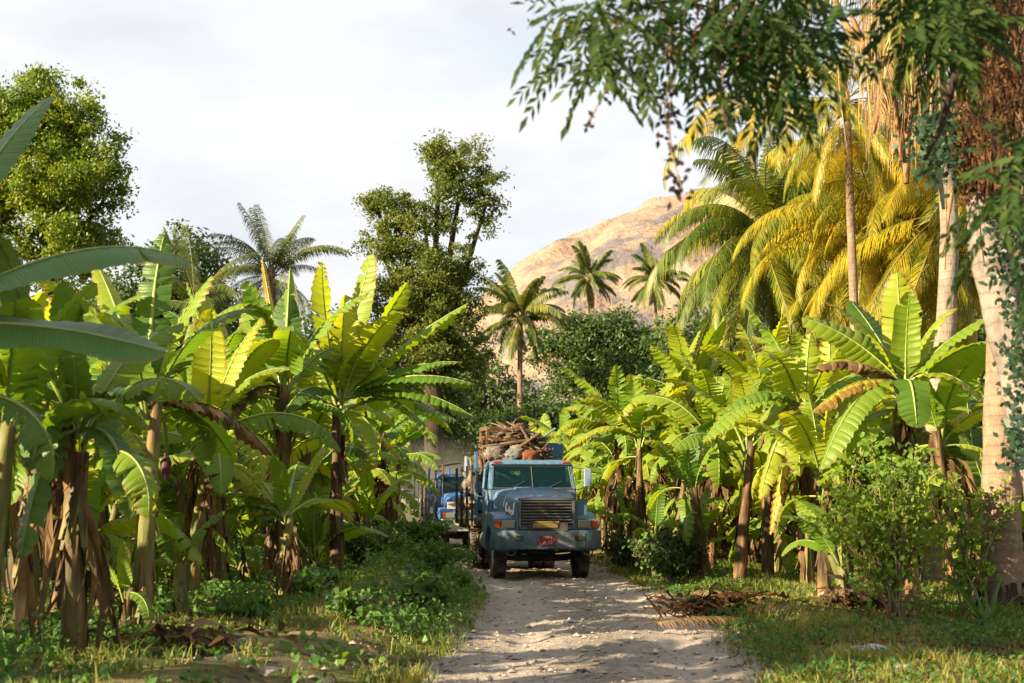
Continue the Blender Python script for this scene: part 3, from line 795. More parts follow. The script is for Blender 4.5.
# --- filler rows, told apart by nothing
def fill():
    rng = random.Random(11)
    pts = list(hero_xy)
    def free(x, y, d): return all((x - a) ** 2 + (y - b) ** 2 > d * d for a, b in pts)
    nl = nr = 0
    for tries in range(6000):
        if nl >= 80: break
        y = rng.uniform(20, 62); xf = -3.2 if y < 45 else -3.2 - (y - 45) * .16
        x = xf - abs(rng.gauss(0, 5.5)) - .2
        px = 512 + x / y * F
        if px < -40: continue
        if y < 27 and px > 170: continue
        if free(x, y, 1.1):
            pts.append((x, y)); nl += 1
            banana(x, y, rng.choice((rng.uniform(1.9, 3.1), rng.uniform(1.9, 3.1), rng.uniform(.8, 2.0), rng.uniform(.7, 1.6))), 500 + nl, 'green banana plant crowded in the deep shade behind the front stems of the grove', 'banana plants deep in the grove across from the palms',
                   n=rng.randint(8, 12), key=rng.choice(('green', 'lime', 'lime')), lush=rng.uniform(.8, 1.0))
    for tries in range(6000):
        if nr >= 140: break
        y = rng.uniform(25, 66); xf = 2.85 + .1515 * (40 - y) if y < 40 else 2.85 - .122 * (y - 40)
        x = xf + abs(rng.gauss(0, 4.2)) + .15
        px = 512 + x / y * F
        if px > 1060: continue
        if free(x, y, 1.0):
            pts.append((x, y)); nr += 1
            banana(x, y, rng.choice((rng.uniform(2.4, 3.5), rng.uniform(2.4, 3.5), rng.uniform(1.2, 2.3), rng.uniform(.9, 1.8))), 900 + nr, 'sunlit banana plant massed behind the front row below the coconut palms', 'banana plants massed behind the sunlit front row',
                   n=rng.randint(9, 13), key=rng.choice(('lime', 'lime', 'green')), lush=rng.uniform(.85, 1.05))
    k = 0
    for tries in range(4000):
        if k >= 30: break
        y = rng.uniform(16.5, 29); px = rng.uniform(-30, 235); x = (px - 512) / F * y
        if y < 20 and px > 110: continue
        if free(x, y, 1.15):
            pts.append((x, y)); k += 1
            banana(x, y, rng.choice((rng.uniform(2.0, 3.0), rng.uniform(.9, 1.9), rng.uniform(.7, 1.4))), 700 + k, 'green banana plant crowded in the deep shade behind the front stems of the grove', 'banana plants deep in the grove across from the palms',
                   n=rng.randint(7, 11), key=rng.choice(('green', 'lime')), lush=rng.uniform(.65, .9))
    # unseen plants added towards the sun, beyond the picture edge, to shade the road
    k = 0
    for (x, y) in ((-6.6, 8.6), (-11.6, 9.4), (-11.2, 13.8)):
        k += 1
        banana(x, y, rng.uniform(2.6, 3.4), 1300 + k, 'unseen banana plant added outside the view to shade the foreground', 'unseen banana plants added to shade the road', n=8, key='green')
fill()
def suckers():
    rng = random.Random(19)
    for i, (px, pb) in enumerate(((655, 574), (692, 580), (845, 606), (634, 568))):
        D = F * (CAMZ - .15) / (pb - HZ) + rng.uniform(.8, 2.2); x = W(px, HZ, D).x
        banana(x, D, rng.uniform(.6, 1.2), 1500 + i, 'young banana sucker sprouting at the foot of the sunlit row', 'young suckers at the foot of the sunlit row', n=rng.randint(4, 6), lush=rng.uniform(.5, .7), skirt=False)
    for i, (px, pb) in enumerate(((60, 620), (250, 590), (318, 588), (160, 585), (370, 570), (20, 605), (100, 575), (230, 575))):
        D = F * (CAMZ - .15) / (pb - HZ) + rng.uniform(-.5, .8); x = W(px, HZ, D).x
        banana(x, D, rng.uniform(.6, 1.2), 1540 + i, 'young banana sucker half hidden among the stems of the grove', 'young suckers among the stems of the grove', n=rng.randint(4, 6), lush=rng.uniform(.5, .7), skirt=False)
suckers()

# ------------------------------------------------------------------ palms
def frond_mesh(elev, bend, length, seed, mat, leaf=.7, pairs=54, hang=.5, power=1.3, wd=.035):
    rng = random.Random(seed)
    P = arc(elev, bend, length, 22, power)
    vs, fs, fm = [], [], []
    sideb = Vector((0, 1, 0))
    def at(t):
        s = t * 22; i = min(int(s), 21); return P[i].lerp(P[i + 1], s - i)
    for k in range(pairs):
        t = .12 + .88 * (k + rng.uniform(-.3, .3)) / pairs; t = min(t, .995)
        p = at(t); T = (at(min(1, t + .03)) - at(max(0, t - .03))).normalized(); N = T.cross(sideb)
        ll = leaf * (math.sin(math.pi * (.12 + .80 * t)) ** .7) * rng.uniform(.8, 1.1)
        for sg in (-1, 1):
            d = (sideb * sg * .9 + T * (.45 + .5 * t) - N * .15).normalized()
            h = hang * rng.uniform(.6, 1.35)
            d1 = (d + Vector((0, 0, -h * .5))).normalized(); d2 = (d + Vector((0, 0, -h * 2.2))).normalized()
            m = p + d1 * ll * .45; e = m + d2 * ll * .55
            wv = T * wd * .5
            b = len(vs)
            vs += [p - wv * .6, p + wv * .6, m + wv, m - wv, e + wv * .12, e - wv * .12]
            fs += [(b, b + 1, b + 2, b + 3), (b + 3, b + 2, b + 4, b + 5)]; fm += [0, 0]
    b0 = len(vs)
    for i, p in enumerate(P):
        t = i / 22; r = .035 * (1 - t) + .006
        T = (P[min(i + 1, 22)] - P[max(i - 1, 0)]).normalized(); N = T.cross(sideb)
        vs += [p + sideb * r, p - sideb * r, p - N * r]
    for i in range(22):
        for k in range(3):
            a, c = b0 + i * 3 + k, b0 + i * 3 + (k + 1) % 3
            fs.append((a, c, c + 3, a + 3)); fm.append(1)
    return make_mesh('frond', vs, fs, [mat, M['rachis']], fm, True)

M['rachis'] = mat_plain('frond_rachis', (.17, .135, .03), .55, 0, (.10, .07, .025), .4)
FRONDS = {}
def frond_set(key, mat, specs, **kw):
    FRONDS[key] = [[frond_mesh(e, b, l, 17 * i + v, mat, **kw) for v in (0, 1)] for i, (e, b, l) in enumerate(specs)]
coco = [(82, 40, 4.2), (70, 65, 4.5), (55, 80, 4.6), (38, 85, 4.6), (20, 80, 4.5), (0, 72, 4.3), (-22, 58, 4.0), (-45, 40, 3.6)]
heavy = [(76, 95, 4.4), (58, 122, 4.8), (40, 124, 5.0), (24, 112, 5.0), (4, 92, 4.9), (-16, 74, 4.8), (-38, 50, 4.5), (-58, 30, 4.2)]
frond_set('green', M['palm'], heavy, hang=1.0, leaf=.95, pairs=92, wd=.05)
frond_set('gold', M['palm_gold'], heavy, hang=1.1, leaf=1.0, pairs=88, wd=.038)
frond_set('far', M['palm_far'], [(82, 45, 3.3), (66, 70, 3.5), (48, 85, 3.6), (30, 85, 3.6), (12, 80, 3.5), (-8, 70, 3.3), (-35, 50, 3.0)], hang=.6, leaf=.75, pairs=50, wd=.09)
frond_set('airy', M['palm_far'], [(85, 25, 3.6), (72, 60, 3.8), (55, 85, 3.9), (36, 95, 3.8), (15, 90, 3.6), (-8, 75, 3.3), (-30, 50, 3.0)], hang=.8, leaf=.7, pairs=56, wd=.045)
frond_set('dead', M['dry_frond'], [(-20, 65, 3.4), (-45, 42, 3.2), (-65, 22, 3.0), (10, 95, 3.4)], hang=1.6, leaf=.65, pairs=40)

def trunk_mb(pts, r0, r1, n=14, flare=1.5, seed=0):
    rng = random.Random(seed); mb = MB(); P = []; rad = []
    m = 26
    for i in range(m + 1):
        t = i / m; s = t * (len(pts) - 1); k = min(int(s), len(pts) - 2)
        P.append(Vector(pts[k]).lerp(Vector(pts[k + 1]), s - k))
        r = r0 + (r1 - r0) * t; r *= 1 + (flare - 1) * math.exp(-t * 9); rad.append(r * (1 + .035 * math.sin(i * 1.9 + seed)))
    mb.tube(P, rad, n, 0, True, .008, rng); return mb

def palm(px, py, D, label, group, key='green', n=26, r=.16, sc=1.0, seed=0, lean=(0, 0), trunk='palm_trunk', nuts=True, dead=0, curve=.3, vis=None):
    rng = random.Random(seed)
    top = W(px, py, D)
    bx, by = top.x - lean[0], D - lean[1]
    z0 = gz(bx, by)
    root = thing('coconut_palm', label, 'palm tree', (bx, by, z0), 0, group)
    H = top.z - z0
    pts = bez(Vector((0, 0, -.3)), Vector((lean[0] * curve, lean[1] * curve, H * .55)), Vector((lean[0], lean[1], H)), 12)
    trunk_mb(pts, r, r * .68, 12, 1.45, seed).build('trunk', M[trunk], root, True)
    az = rng.uniform(0, 6.28); S = FRONDS[key]
    for k in range(n):
        vi = min(len(S) - 1, int(len(S) * (k + rng.uniform(-1.2, 1.2)) / n)) if n > 0 else 0
        o = obj('frond', rng.choice(S[max(0, vi)]), root, (lean[0] + .08 * math.cos(az), lean[1] + .08 * math.sin(az), H - .02 * k))
        o.rotation_euler = (rng.gauss(0, .34), rng.gauss(0, .18), az); q = sc * rng.uniform(.78, 1.14); o.scale = (q, q, q)
        az += 2.4 + rng.uniform(-.35, .35)
    for k in range(dead):
        o = obj('frond', rng.choice(rng.choice(FRONDS['dead'])), root, (lean[0], lean[1], H - .25)); o.rotation_euler = (0, 0, rng.uniform(0, 6.28)); o.scale = (sc,) * 3
        o['label'] = 'dead brown frond'
    if nuts:
        for k in range(7):
            a = rng.uniform(0, 6.28); mb = MB(); c = Vector((lean[0] + .3 * math.cos(a), lean[1] + .3 * math.sin(a), H - .35 - rng.uniform(0, .3)))
            prof = [(-.14, .01), (-.11, .07), (0, .105), (.10, .08), (.15, .01)]
            mb.lathe(prof, c, 'z', 10); mb.build('coconut', M['coconut'], root, True)
    return root
M['coconut'] = mat_plain('coconut_husk', (.36, .20, .04), .5, 0, (.20, .16, .03), .5, .3, 8)

GP = 'coconut palms towering over the banana row'
palm(768, 222, 46, 'broad green coconut palm with heavy drooping fronds standing before the bare hill', GP, 'green', 62, .2, 1.0, 3)
palm(846, 92, 37, 'coconut palm with a slim bare brown trunk and yellow fronds above the golden mass', GP, 'gold', 24, .145, .75, 4, lean=(-.1, 0))
palm(752, 118, 52, 'yellow green palm crown rising above the broad green palm', GP, 'gold', 20, .18, .85, 8, nuts=False)
palm(872, 200, 41, 'golden yellow coconut palm with its fronds hanging close behind the slim trunk', GP, 'gold', 42, .2, 1.0, 5, lean=(.4, 0))
palm(940, 195, 39, 'golden palm behind the pale trunk with fronds hanging down to the bananas', GP, 'gold', 42, .2, 1.0, 6)
palm(1010, 170, 50, 'golden palm mostly hidden behind the vine covered trunk', GP, 'gold', 46, .2, 1.05, 7)
palm(838, 228, 48, 'green palm squeezed between the broad green palm and the slim trunk', GP, 'green', 46, .2, .85, 9)
palm(905, 250, 43, 'lower golden palm whose fronds sweep to the tops of the banana leaves', GP, 'gold', 44, .2, 1.0, 10)
GF = 'small coconut palms in front of the bare hill'
palm(520, 312, 84, 'coconut palm with yellow lower fronds nearest the foot of the hill slope', GF, 'far', 34, .2, .95, 12)
palm(588, 274, 112, 'small dark coconut palm centred on the hill above the mango trees', GF, 'far', 32, .2, .85, 13)
palm(655, 275, 108, 'small coconut palm on the hill beside the broad green palm', GF, 'far', 32, .2, .85, 14)
palm(272, 268, 60, 'feathery grey green coconut palm above the shaded banana grove', None, 'airy', 32, .2, .86, 15, lean=(-.3, 0))
palm(196, 300, 52, 'low palm with a yellow arching frond beside the dark tree', None, 'airy', 13, .18, .8, 16, nuts=False)

# pale leaning trunk with its dead skirt, its crown above the picture
def pale_palm():
    D = 26.5
    b = W(938, 440, D); x0 = W(930, 500, D).x; z0 = gz(x0, D)
    root = thing('coconut_palm', 'pale ringed coconut trunk under a shaggy skirt of dead brown fronds', 'palm tree', (x0, D, z0), 0, GP)
    def L(px, py): return W(px, py, D) - Vector((x0, D, z0))
    pts = [Vector((0, 0, -.3)), L(930, 430), L(946, 330), L(950, 230), L(944, 130), L(930, 30), L(925, -30)]
    trunk_mb(pts, .20, .15, 14, 1.2, 3).build('trunk', M['palm_trunk_pale'], root, True)
    rng = random.Random(5); top = L(925, -20)
    for k in range(18):
        o = obj('frond', rng.choice(FRONDS['gold'][rng.choice((0, 1, 2, 3, 4))]), root, top); o.rotation_euler = (0, 0, k * 2.4); o.scale = (.9,) * 3
    for k in range(16):
        o = obj('frond', rng.choice(FRONDS['dead'][rng.choice((1, 2, 2))]), root, top + Vector((rng.uniform(-.3, .3), rng.uniform(-.2, .2), -rng.uniform(0, 1.3))))
        o.rotation_euler = (0, 0, math.pi + rng.gauss(0, .9)); o.scale = (rng.uniform(.75, 1.0),) * 3; o['label'] = 'dead brown frond'
    # old frond butts: broad curved stalks
    for (pa, pb, pc, w) in (((893, 30), (885, 100), (893, 168), .10), ((918, 40), (900, 120), (898, 190), .13), ((860, 60), (838, 40), (828, -10), .10), ((893, 95), (862, 78), (846, 20), .10),
                            ((940, 60), (925, 90), (912, 118), .16), ((960, 60), (950, 95), (944, 125), .15), ((875, 90), (873, 115), (869, 138), .07), ((882, 95), (887, 120), (890, 135), .07),
                            ((900, 120), (890, 145), (884, 162), .09), ((948, 190), (938, 230), (934, 262), .045)):
        a, bb, c = (L(*q) + Vector((0, -.45 + rng.uniform(-.2, .2), 0)) for q in (pa, pb, pc))
        P = bez(a, bb, c, 8); mb = MB()
        mb.tube(P, [w * (1 - .55 * i / 8) for i in range(9)], 7, 0, True, .1, rng)
        mb.build('frond_stalk', M['dry_frond'], root, True)
    # torn fibre hanging in strands
    mb = MB()
    for k in range(220):
        px = rng.gauss(888, 17); y0 = rng.uniform(-40, 90); y1 = y0 + rng.uniform(40, 110); d = Vector((0, -.5 + rng.uniform(-.35, .35), 0))
        a = L(px, y0) + d; c = L(px + rng.uniform(-10, 14), min(y1, 185)) + d; m = a.lerp(c, .5) + Vector((rng.uniform(-.08, .08), 0, 0))
        w = rng.uniform(.006, .02); P = bez(a, m, c, 4); vs = []
        for i, p in enumerate(P): vs += [p - Vector((w * (1 - i / 6), 0, 0)), p + Vector((w * (1 - i / 6), rng.uniform(-.01, .01), 0))]
        mb.add(vs, [(i * 2, i * 2 + 1, i * 2 + 3, i * 2 + 2) for i in range(4)])
    mb.build('fibre_skirt', M['straw'], root, True)
pale_palm()

# thick ringed trunk close by
def thick_palm():
    D = 19.6; x0 = W(1003, 620, D).x; z0 = gz(x0, D)
    root = thing('coconut_palm', 'thick ringed coconut trunk with a scarred foot beside the leafy bush', 'palm tree', (x0, D, z0), 0, GP)
    def L(px, py): return W(px, py, D) - Vector((x0, D, z0))
    pts = [L(1003, 640), L(1002, 560), L(1001, 480), L(1002, 400), L(1006, 300), L(1014, 180), L(1026, 40), L(1040, -150)]
    trunk_mb(pts, .275, .2, 32, 1.12, 7).build('trunk', M['palm_trunk'], root, True)
    rng = random.Random(9); top = L(1040, -150)
    for k in range(20):
        o = obj('frond', rng.choice(FRONDS['green'][min(7, k * 8 // 20)]), root, top); o.rotation_euler = (0, 0, k * 2.4); o.scale = (.9,) * 3
    mb = MB()       # root boss of the foot
    for k in range(40):
        a = rng.uniform(0, 6.28); p = Vector((math.cos(a) * .3, math.sin(a) * .3, rng.uniform(.05, .5)))
        mb.tube([p, p + Vector((math.cos(a) * .08, math.sin(a) * .08, -.25)), p + Vector((math.cos(a) * .14, math.sin(a) * .14, -.5))], [.022, .02, .012], 5)
    mb.build('root_boss', M['bark'], root, True)
thick_palm()

# ------------------------------------------------------------------ broadleaf trees
def rhomb(c, d, n, ln, wd):
    """quads: arrays of centres c, directions d, normals n"""
    s = np.cross(d, n); s /= np.linalg.norm(s, axis=1)[:, None] + 1e-9
    ln = ln[:, None]; wd = wd[:, None]
    v = np.stack([c - d * ln * .5, c + s * wd * .5 - n * ln * .05, c + d * ln * .5 - n * ln * .12, c - s * wd * .5 - n * ln * .05], 1)
    return v.reshape(-1, 3)

def hexleaf(c, d, n, ln, wd):
    s = np.cross(d, n); s /= np.linalg.norm(s, axis=1)[:, None] + 1e-9
    ln = ln[:, None]; wd = wd[:, None]
    v = np.stack([c - d * ln * .5, c - d * ln * .2 + s * wd * .5 + n * ln * .06, c + d * ln * .15 + s * wd * .42 + n * ln * .05, c + d * ln * .5 - n * ln * .14,
                  c + d * ln * .15 - s * wd * .42 + n * ln * .05, c - d * ln * .2 - s * wd * .5 + n * ln * .06], 1)
    return v.reshape(-1, 3)

def unit(a): return a / (np.linalg.norm(a, axis=1)[:, None] + 1e-9)

def crown_mesh(lobes, seed, clusters, per, lsize, spread, mat, aspect=.45, fill=.55, flat=.7):
    g = np.random.default_rng(seed)
    vol = np.array([l[3] * l[4] * l[5] for l in lobes]) ** .75; vol /= vol.sum()
    which = g.choice(len(lobes), clusters, p=vol)
    L = np.array(lobes)[which]
    d = unit(g.normal(size=(clusters, 3)))
    r = fill + (1 - fill) * g.random(clusters) ** .6
    r *= 1 + .18 * g.normal(size=clusters)
    cc = L[:, :3] + d * L[:, 3:6] * r[:, None]
    n = clusters * per
    idx = np.repeat(np.arange(clusters), per)
    off = g.normal(size=(n, 3)) * spread * (.6 + .8 * g.random(clusters))[idx][:, None]; off[:, 2] *= flat
    c = cc[idx] + off
    nrm = unit(g.normal(size=(n, 3)) * .8 + np.array([0, 0, .3]) + .45 * d[idx])
    dr = unit(np.cross(nrm, g.normal(size=(n, 3))) + unit(off) * .4 - np.array([0, 0, .25]))
    ln = lsize * g.uniform(.65, 1.3, n)
    v = rhomb(c, dr, nrm, ln, ln * aspect)
    return make_mesh('crown', v, np.arange(n * 4).reshape(-1, 4), mat, None, False), cc

def tree(px, D, label, group, lobes_px, mat, seed, clusters=260, per=60, lsize=.2, spread=.33, aspect=.45, trunk_r=.28, fill=.55, name='tree', cat='tree', depth=1.0, offview=None):
    """lobes in picture units at depth D: (px, py, rx px, rz px, depth factor, y shift m)"""
    x0 = W(px, HZ, D).x; z0 = gz(x0, D)
    root = thing(name, label, cat, (x0, D, z0), 0, group)
    k = D / F; lobes = []
    for (lx, ly, rx, rz, df, sy) in lobes_px:
        if offview: break
        p = W(lx, ly, D) - Vector((x0, D, z0)); lobes.append((p.x, p.y + sy, p.z, rx * k, rx * k * df * depth, rz * k))
    if offview:
        lobes = list(offview[2]); root.location = (offview[0], offview[1], gz(offview[0], offview[1]))
    me, cc = crown_mesh(lobes, seed, clusters, per, lsize, spread, mat, aspect, fill)
    obj('crown', me, root)
    rng = random.Random(seed); mb = MB()
    zt = min(l[2] - l[5] * .3 for l in lobes)
    zt = max(zt, 1.2)
    mb.tube([(0, 0, -.3), (.08, 0, zt * .5), (0, 0, zt)], [trunk_r * 1.4, trunk_r, trunk_r * .85], 10, 0, True, .06, rng)
    mb.build('trunk', M['bark'], root, True)
    for l in lobes:
        m2 = MB(); tip = Vector(l[:3]); a = Vector((0, 0, zt * .96)); mid = a.lerp(tip, .5) + Vector((rng.uniform(-.4, .4), rng.uniform(-.4, .4), -.1 * (tip - a).length))
        m2.tube(bez(a, mid, tip, 6), [trunk_r * (.62 - .075 * i) for i in range(7)], 7, 0, True, .05, rng)
        for j in range(6):
            s = bez(a, mid, tip, 6)[rng.randint(3, 6)]; e = Vector(cc[rng.randrange(len(cc))])
            if (e - s).length < max(l[3], l[5]) * 1.3: m2.tube([s, s.lerp(e, .5) + Vector((0, 0, .15)), e], [trunk_r * .2, trunk_r * .13, trunk_r * .05], 5)
        m2.build('limb', M['bark'], root, True)
    return root

tree(40, 58, 'tall bright green leafy tree standing behind the banana grove', None,
     [(30, 150, 62, 60, 1, 0), (70, 190, 52, 34, 1, -1), (85, 150, 40, 36, 1, 0), (20, 110, 46, 34, 1, 0), (38, 92, 22, 24, 1, 0), (-30, 170, 60, 70, 1, 0), (60, 245, 66, 36, 1, 0), (112, 188, 18, 26, 1, 0), (80, 112, 24, 16, 1, 0)],
     M['crown_bright'], 21, 640, 105, .20, .25, fill=.45)
tree(432, 62, 'tall gnarled mango tree with a ragged two lobed crown beside the road', None,
     [(462, 178, 34, 36, 1, 0), (440, 160, 22, 22, 1, 0), (486, 205, 17, 22, 1, 0), (392, 212, 26, 20, 1, 0), (375, 200, 15, 14, 1, 0), (425, 225, 34, 24, 1, 0), (430, 272, 52, 34, 1, 0), (380, 245, 26, 18, 1, 0), (440, 310, 46, 30, 1, 0),
      (425, 350, 50, 40, 1, .5), (395, 300, 34, 36, 1, 1), (470, 350, 26, 34, 1, 1)],
     M['crown_olive'], 22, 620, 100, .17, .22, trunk_r=.42, fill=.4)
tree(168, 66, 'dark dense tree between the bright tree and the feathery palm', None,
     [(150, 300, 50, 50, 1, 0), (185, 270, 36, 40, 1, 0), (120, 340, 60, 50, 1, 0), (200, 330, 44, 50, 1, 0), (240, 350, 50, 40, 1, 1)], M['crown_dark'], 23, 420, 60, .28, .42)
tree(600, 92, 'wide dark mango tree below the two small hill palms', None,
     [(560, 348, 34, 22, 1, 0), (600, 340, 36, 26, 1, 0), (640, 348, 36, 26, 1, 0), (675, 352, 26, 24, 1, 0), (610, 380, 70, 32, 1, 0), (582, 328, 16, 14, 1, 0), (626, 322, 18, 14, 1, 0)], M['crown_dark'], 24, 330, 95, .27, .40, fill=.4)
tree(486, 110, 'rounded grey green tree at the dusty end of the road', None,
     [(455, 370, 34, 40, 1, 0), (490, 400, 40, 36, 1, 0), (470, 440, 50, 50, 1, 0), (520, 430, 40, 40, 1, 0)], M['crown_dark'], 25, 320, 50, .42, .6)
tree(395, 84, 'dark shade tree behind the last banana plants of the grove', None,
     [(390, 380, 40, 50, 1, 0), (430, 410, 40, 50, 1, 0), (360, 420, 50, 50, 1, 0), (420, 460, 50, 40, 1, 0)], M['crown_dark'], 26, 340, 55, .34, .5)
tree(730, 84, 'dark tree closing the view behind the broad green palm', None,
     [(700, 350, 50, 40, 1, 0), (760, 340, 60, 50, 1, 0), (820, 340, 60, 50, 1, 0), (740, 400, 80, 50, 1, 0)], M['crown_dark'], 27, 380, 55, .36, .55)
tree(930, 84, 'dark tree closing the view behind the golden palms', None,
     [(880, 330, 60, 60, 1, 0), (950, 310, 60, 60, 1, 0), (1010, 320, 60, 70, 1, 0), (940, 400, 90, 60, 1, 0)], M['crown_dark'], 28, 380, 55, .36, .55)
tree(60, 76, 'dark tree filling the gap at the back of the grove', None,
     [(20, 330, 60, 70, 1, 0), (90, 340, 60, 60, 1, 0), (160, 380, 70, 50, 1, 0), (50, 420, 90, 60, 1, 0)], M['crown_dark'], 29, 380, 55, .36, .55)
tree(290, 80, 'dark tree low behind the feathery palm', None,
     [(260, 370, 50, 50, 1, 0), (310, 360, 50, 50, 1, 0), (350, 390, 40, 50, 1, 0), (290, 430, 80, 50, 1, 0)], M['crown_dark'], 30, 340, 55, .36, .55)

tree(540, 76, 'low green tree just behind the first truck at the bend', None,
     [(520, 430, 24, 14, 1, 0), (552, 422, 22, 16, 1, 0), (590, 420, 26, 14, 1, 0), (540, 450, 50, 24, 1, 0)], M['crown_dark'], 33, 300, 55, .30, .5)

tree(0, 7.0, 'unseen tree added on the grove side to shade the near leaves', None, [(0, 0, 1, 1, 1, 0)], M['crown_dark'], 35, 150, 60, .26, .36, offview=(-11.5, 7.0, ((0, 0, 7.4, 1.9, 1.9, 1.2), (-1.2, 1.2, 7.9, 1.5, 1.5, 1.1), (1.3, 1.0, 7.0, 1.5, 1.5, 1.0))))  # unseen tree, added and shaped to keep sun off the near leaves
for i, (px, D) in enumerate(((508, 66), (530, 63), (548, 67), (566, 61), (585, 64), (600, 60), (520, 72), (556, 74), (590, 71))):
    x = (px - 512) / F * D
    banana(x, D, 2.3 + .25 * (i % 4), 1700 + i, 'small looking banana plant at the bend just behind the first truck', 'banana plants at the bend behind the truck', n=8, key='lime', lush=1.0)

# ------------------------------------------------------------------ shrubs and bushes
def shrub(px, py_base, label, rx, h, seed, mat, leaves=1500, lsize=.1, stems=14, D=None, squash=.8, cat='shrub', name='shrub', aspect=.6, low=.15):
    D = D or F * (CAMZ - .12) / (py_base - HZ)
    x0 = W(px, HZ, D).x; z0 = gz(x0, D)
    root = thing(name, label, cat, (x0, D, z0))
    rng = random.Random(seed); g = np.random.default_rng(seed)
    mb = MB(); tips = []
    for k in range(stems):
        a = rng.uniform(0, 6.28); q = rng.uniform(.2, 1); hh = h * rng.uniform(.55, 1.05)
        e = Vector((math.cos(a) * rx * q, math.sin(a) * rx * q * squash, hh * (1 - .25 * q))); m = Vector((e.x * .35, e.y * .35, e.z * .6))
        P = bez(Vector((rng.uniform(-.1, .1), rng.uniform(-.1, .1), -.05)), m, e, 7)
        mb.tube(P, [.018 * (1 - .11 * i) for i in range(8)], 5)
        tips += [P[i] for i in range(2, 8)] + [P[6], P[7]]
        for j in range(4):
            s = P[rng.randint(2, 6)]; e2 = s + Vector((rng.uniform(-.4, .4) * rx, rng.uniform(-.4, .4) * rx, rng.uniform(0, .3) * h)); mb.tube([s, e2], [.008, .003], 4); tips += [e2, s.lerp(e2, .6)]
    mb.build('stems', M['twig'], root, True)
    T = np.array([tuple(t) for t in tips]); T = T[T[:, 2] > h * low]
    idx = g.integers(0, len(T), leaves)
    c = T[idx] + g.normal(size=(leaves, 3)) * np.array([.10, .10, .08]) * max(.6, rx)
    c[:, 2] = np.maximum(c[:, 2], .05)
    nrm = unit(g.normal(size=(leaves, 3)) * .8 + np.array([-.2, -.4, .7])); dr = unit(np.cross(nrm, g.normal(size=(leaves, 3))) - np.array([0, 0, .3]))
    ln = lsize * g.uniform(.6, 1.35, leaves)
    obj('foliage', make_mesh('foliage', hexleaf(c, dr, nrm, ln, ln * aspect), np.arange(leaves * 6).reshape(-1, 6), mat, None, False), root)
    return root
M['twig'] = mat_plain('twig', (.16, .11, .07), .8, 0, (.30, .22, .14), .5, .2, 8)
shrub(893, 600, 'tall leafy roadside bush with thin bare stems and yellowing leaves', 1.0, 2.5, 41, M['shrub'], 2500, .085, 19, 18.8, .7, aspect=.7, low=.16)
shrub(965, 600, 'smaller bush growing against the thick ringed trunk', .6, 1.9, 42, M['shrub'], 700, .10, 14, 19.4, .7)
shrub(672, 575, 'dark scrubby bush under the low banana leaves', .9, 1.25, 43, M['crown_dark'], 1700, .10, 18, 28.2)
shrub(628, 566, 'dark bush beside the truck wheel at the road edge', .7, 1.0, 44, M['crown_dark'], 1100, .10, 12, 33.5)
shrub(412, 570, 'bright green bush on top of the road bank', .95, .62, 45, M['weed'], 2000, .11, 16, 29.5)
shrub(372, 585, 'bushy green weeds crowding the dry skirted banana plants', .9, .8, 46, M['weed'], 1600, .10, 16, 25.5)
shrub(432, 588, 'leafy weed bush spilling from the bank onto the road', .7, .6, 47, M['weed'], 1500, .085, 14, 25.0)
shrub(380, 556, 'dusty dark bush beyond the bank near the second truck', .9, .9, 48, M['crown_dark'], 1300, .12, 12, 38)
shrub(455, 530, 'dusty bush at the bend of the road behind the second truck', 1.6, 2.6, 49, M['crown_dark'], 1700, .16, 16, 66)

def blade_clump(px, py_base, label, n, ln, seed, D, mat, name='palm_seedling', cat='seedling'):
    x0 = W(px, HZ, D).x; z0 = gz(x0, D); root = thing(name, label, cat, (x0, D, z0)); rng = random.Random(seed)
    for k in range(n):
        e = rng.uniform(15, 75); me_pts = arc(e, rng.uniform(20, 70), ln * rng.uniform(.6, 1.1), 6); w = .022
        vs = []
        for i, p in enumerate(me_pts):
            t = i / 6; ww = w * (1 - t ** 2) + .002; vs += [p + Vector((0, ww, 0)), p + Vector((0, 0, -.01)), p - Vector((0, ww, 0))]
        fs = [(i * 3 + j, i * 3 + j + 1, i * 3 + j + 4, i * 3 + j + 3) for i in range(6) for j in range(2)]
        o = obj('blade', make_mesh('blade', vs, fs, mat), root); o.rotation_euler = (0, 0, rng.uniform(0, 6.28))
blade_clump(985, 640, 'spiky seedling with long dark green blades at the foot of the thick trunk', 26, 1.05, 3, 17.8, M['blade'] if 'blade' in M else M['weed'])

# ------------------------------------------------------------------ ground cover (uncountable)
def scatter_leaves(name, centers, hs, per, lsize, mat, seed, spread=.12, aspect=.55, up=.8):
    g = np.random.default_rng(seed); n = len(centers) * per; idx = np.repeat(np.arange(len(centers)), per)
    c = centers[idx] + g.normal(size=(n, 3)) * np.array([spread, spread, 0]); c[:, 2] = ground(c[:, 0], c[:, 1]) + .01 + hs[idx] * g.random(n) ** .8
    nrm = unit(g.normal(size=(n, 3)) * .7 + np.array([0, -.1, up])); dr = unit(np.cross(nrm, g.normal(size=(n, 3))))
    ln = lsize * g.uniform(.5, 1.4, n)
    return tag(obj(name, make_mesh(name, hexleaf(c, dr, nrm, ln, ln * aspect), np.arange(n * 6).reshape(-1, 6), mat, None, False)), kind='stuff')

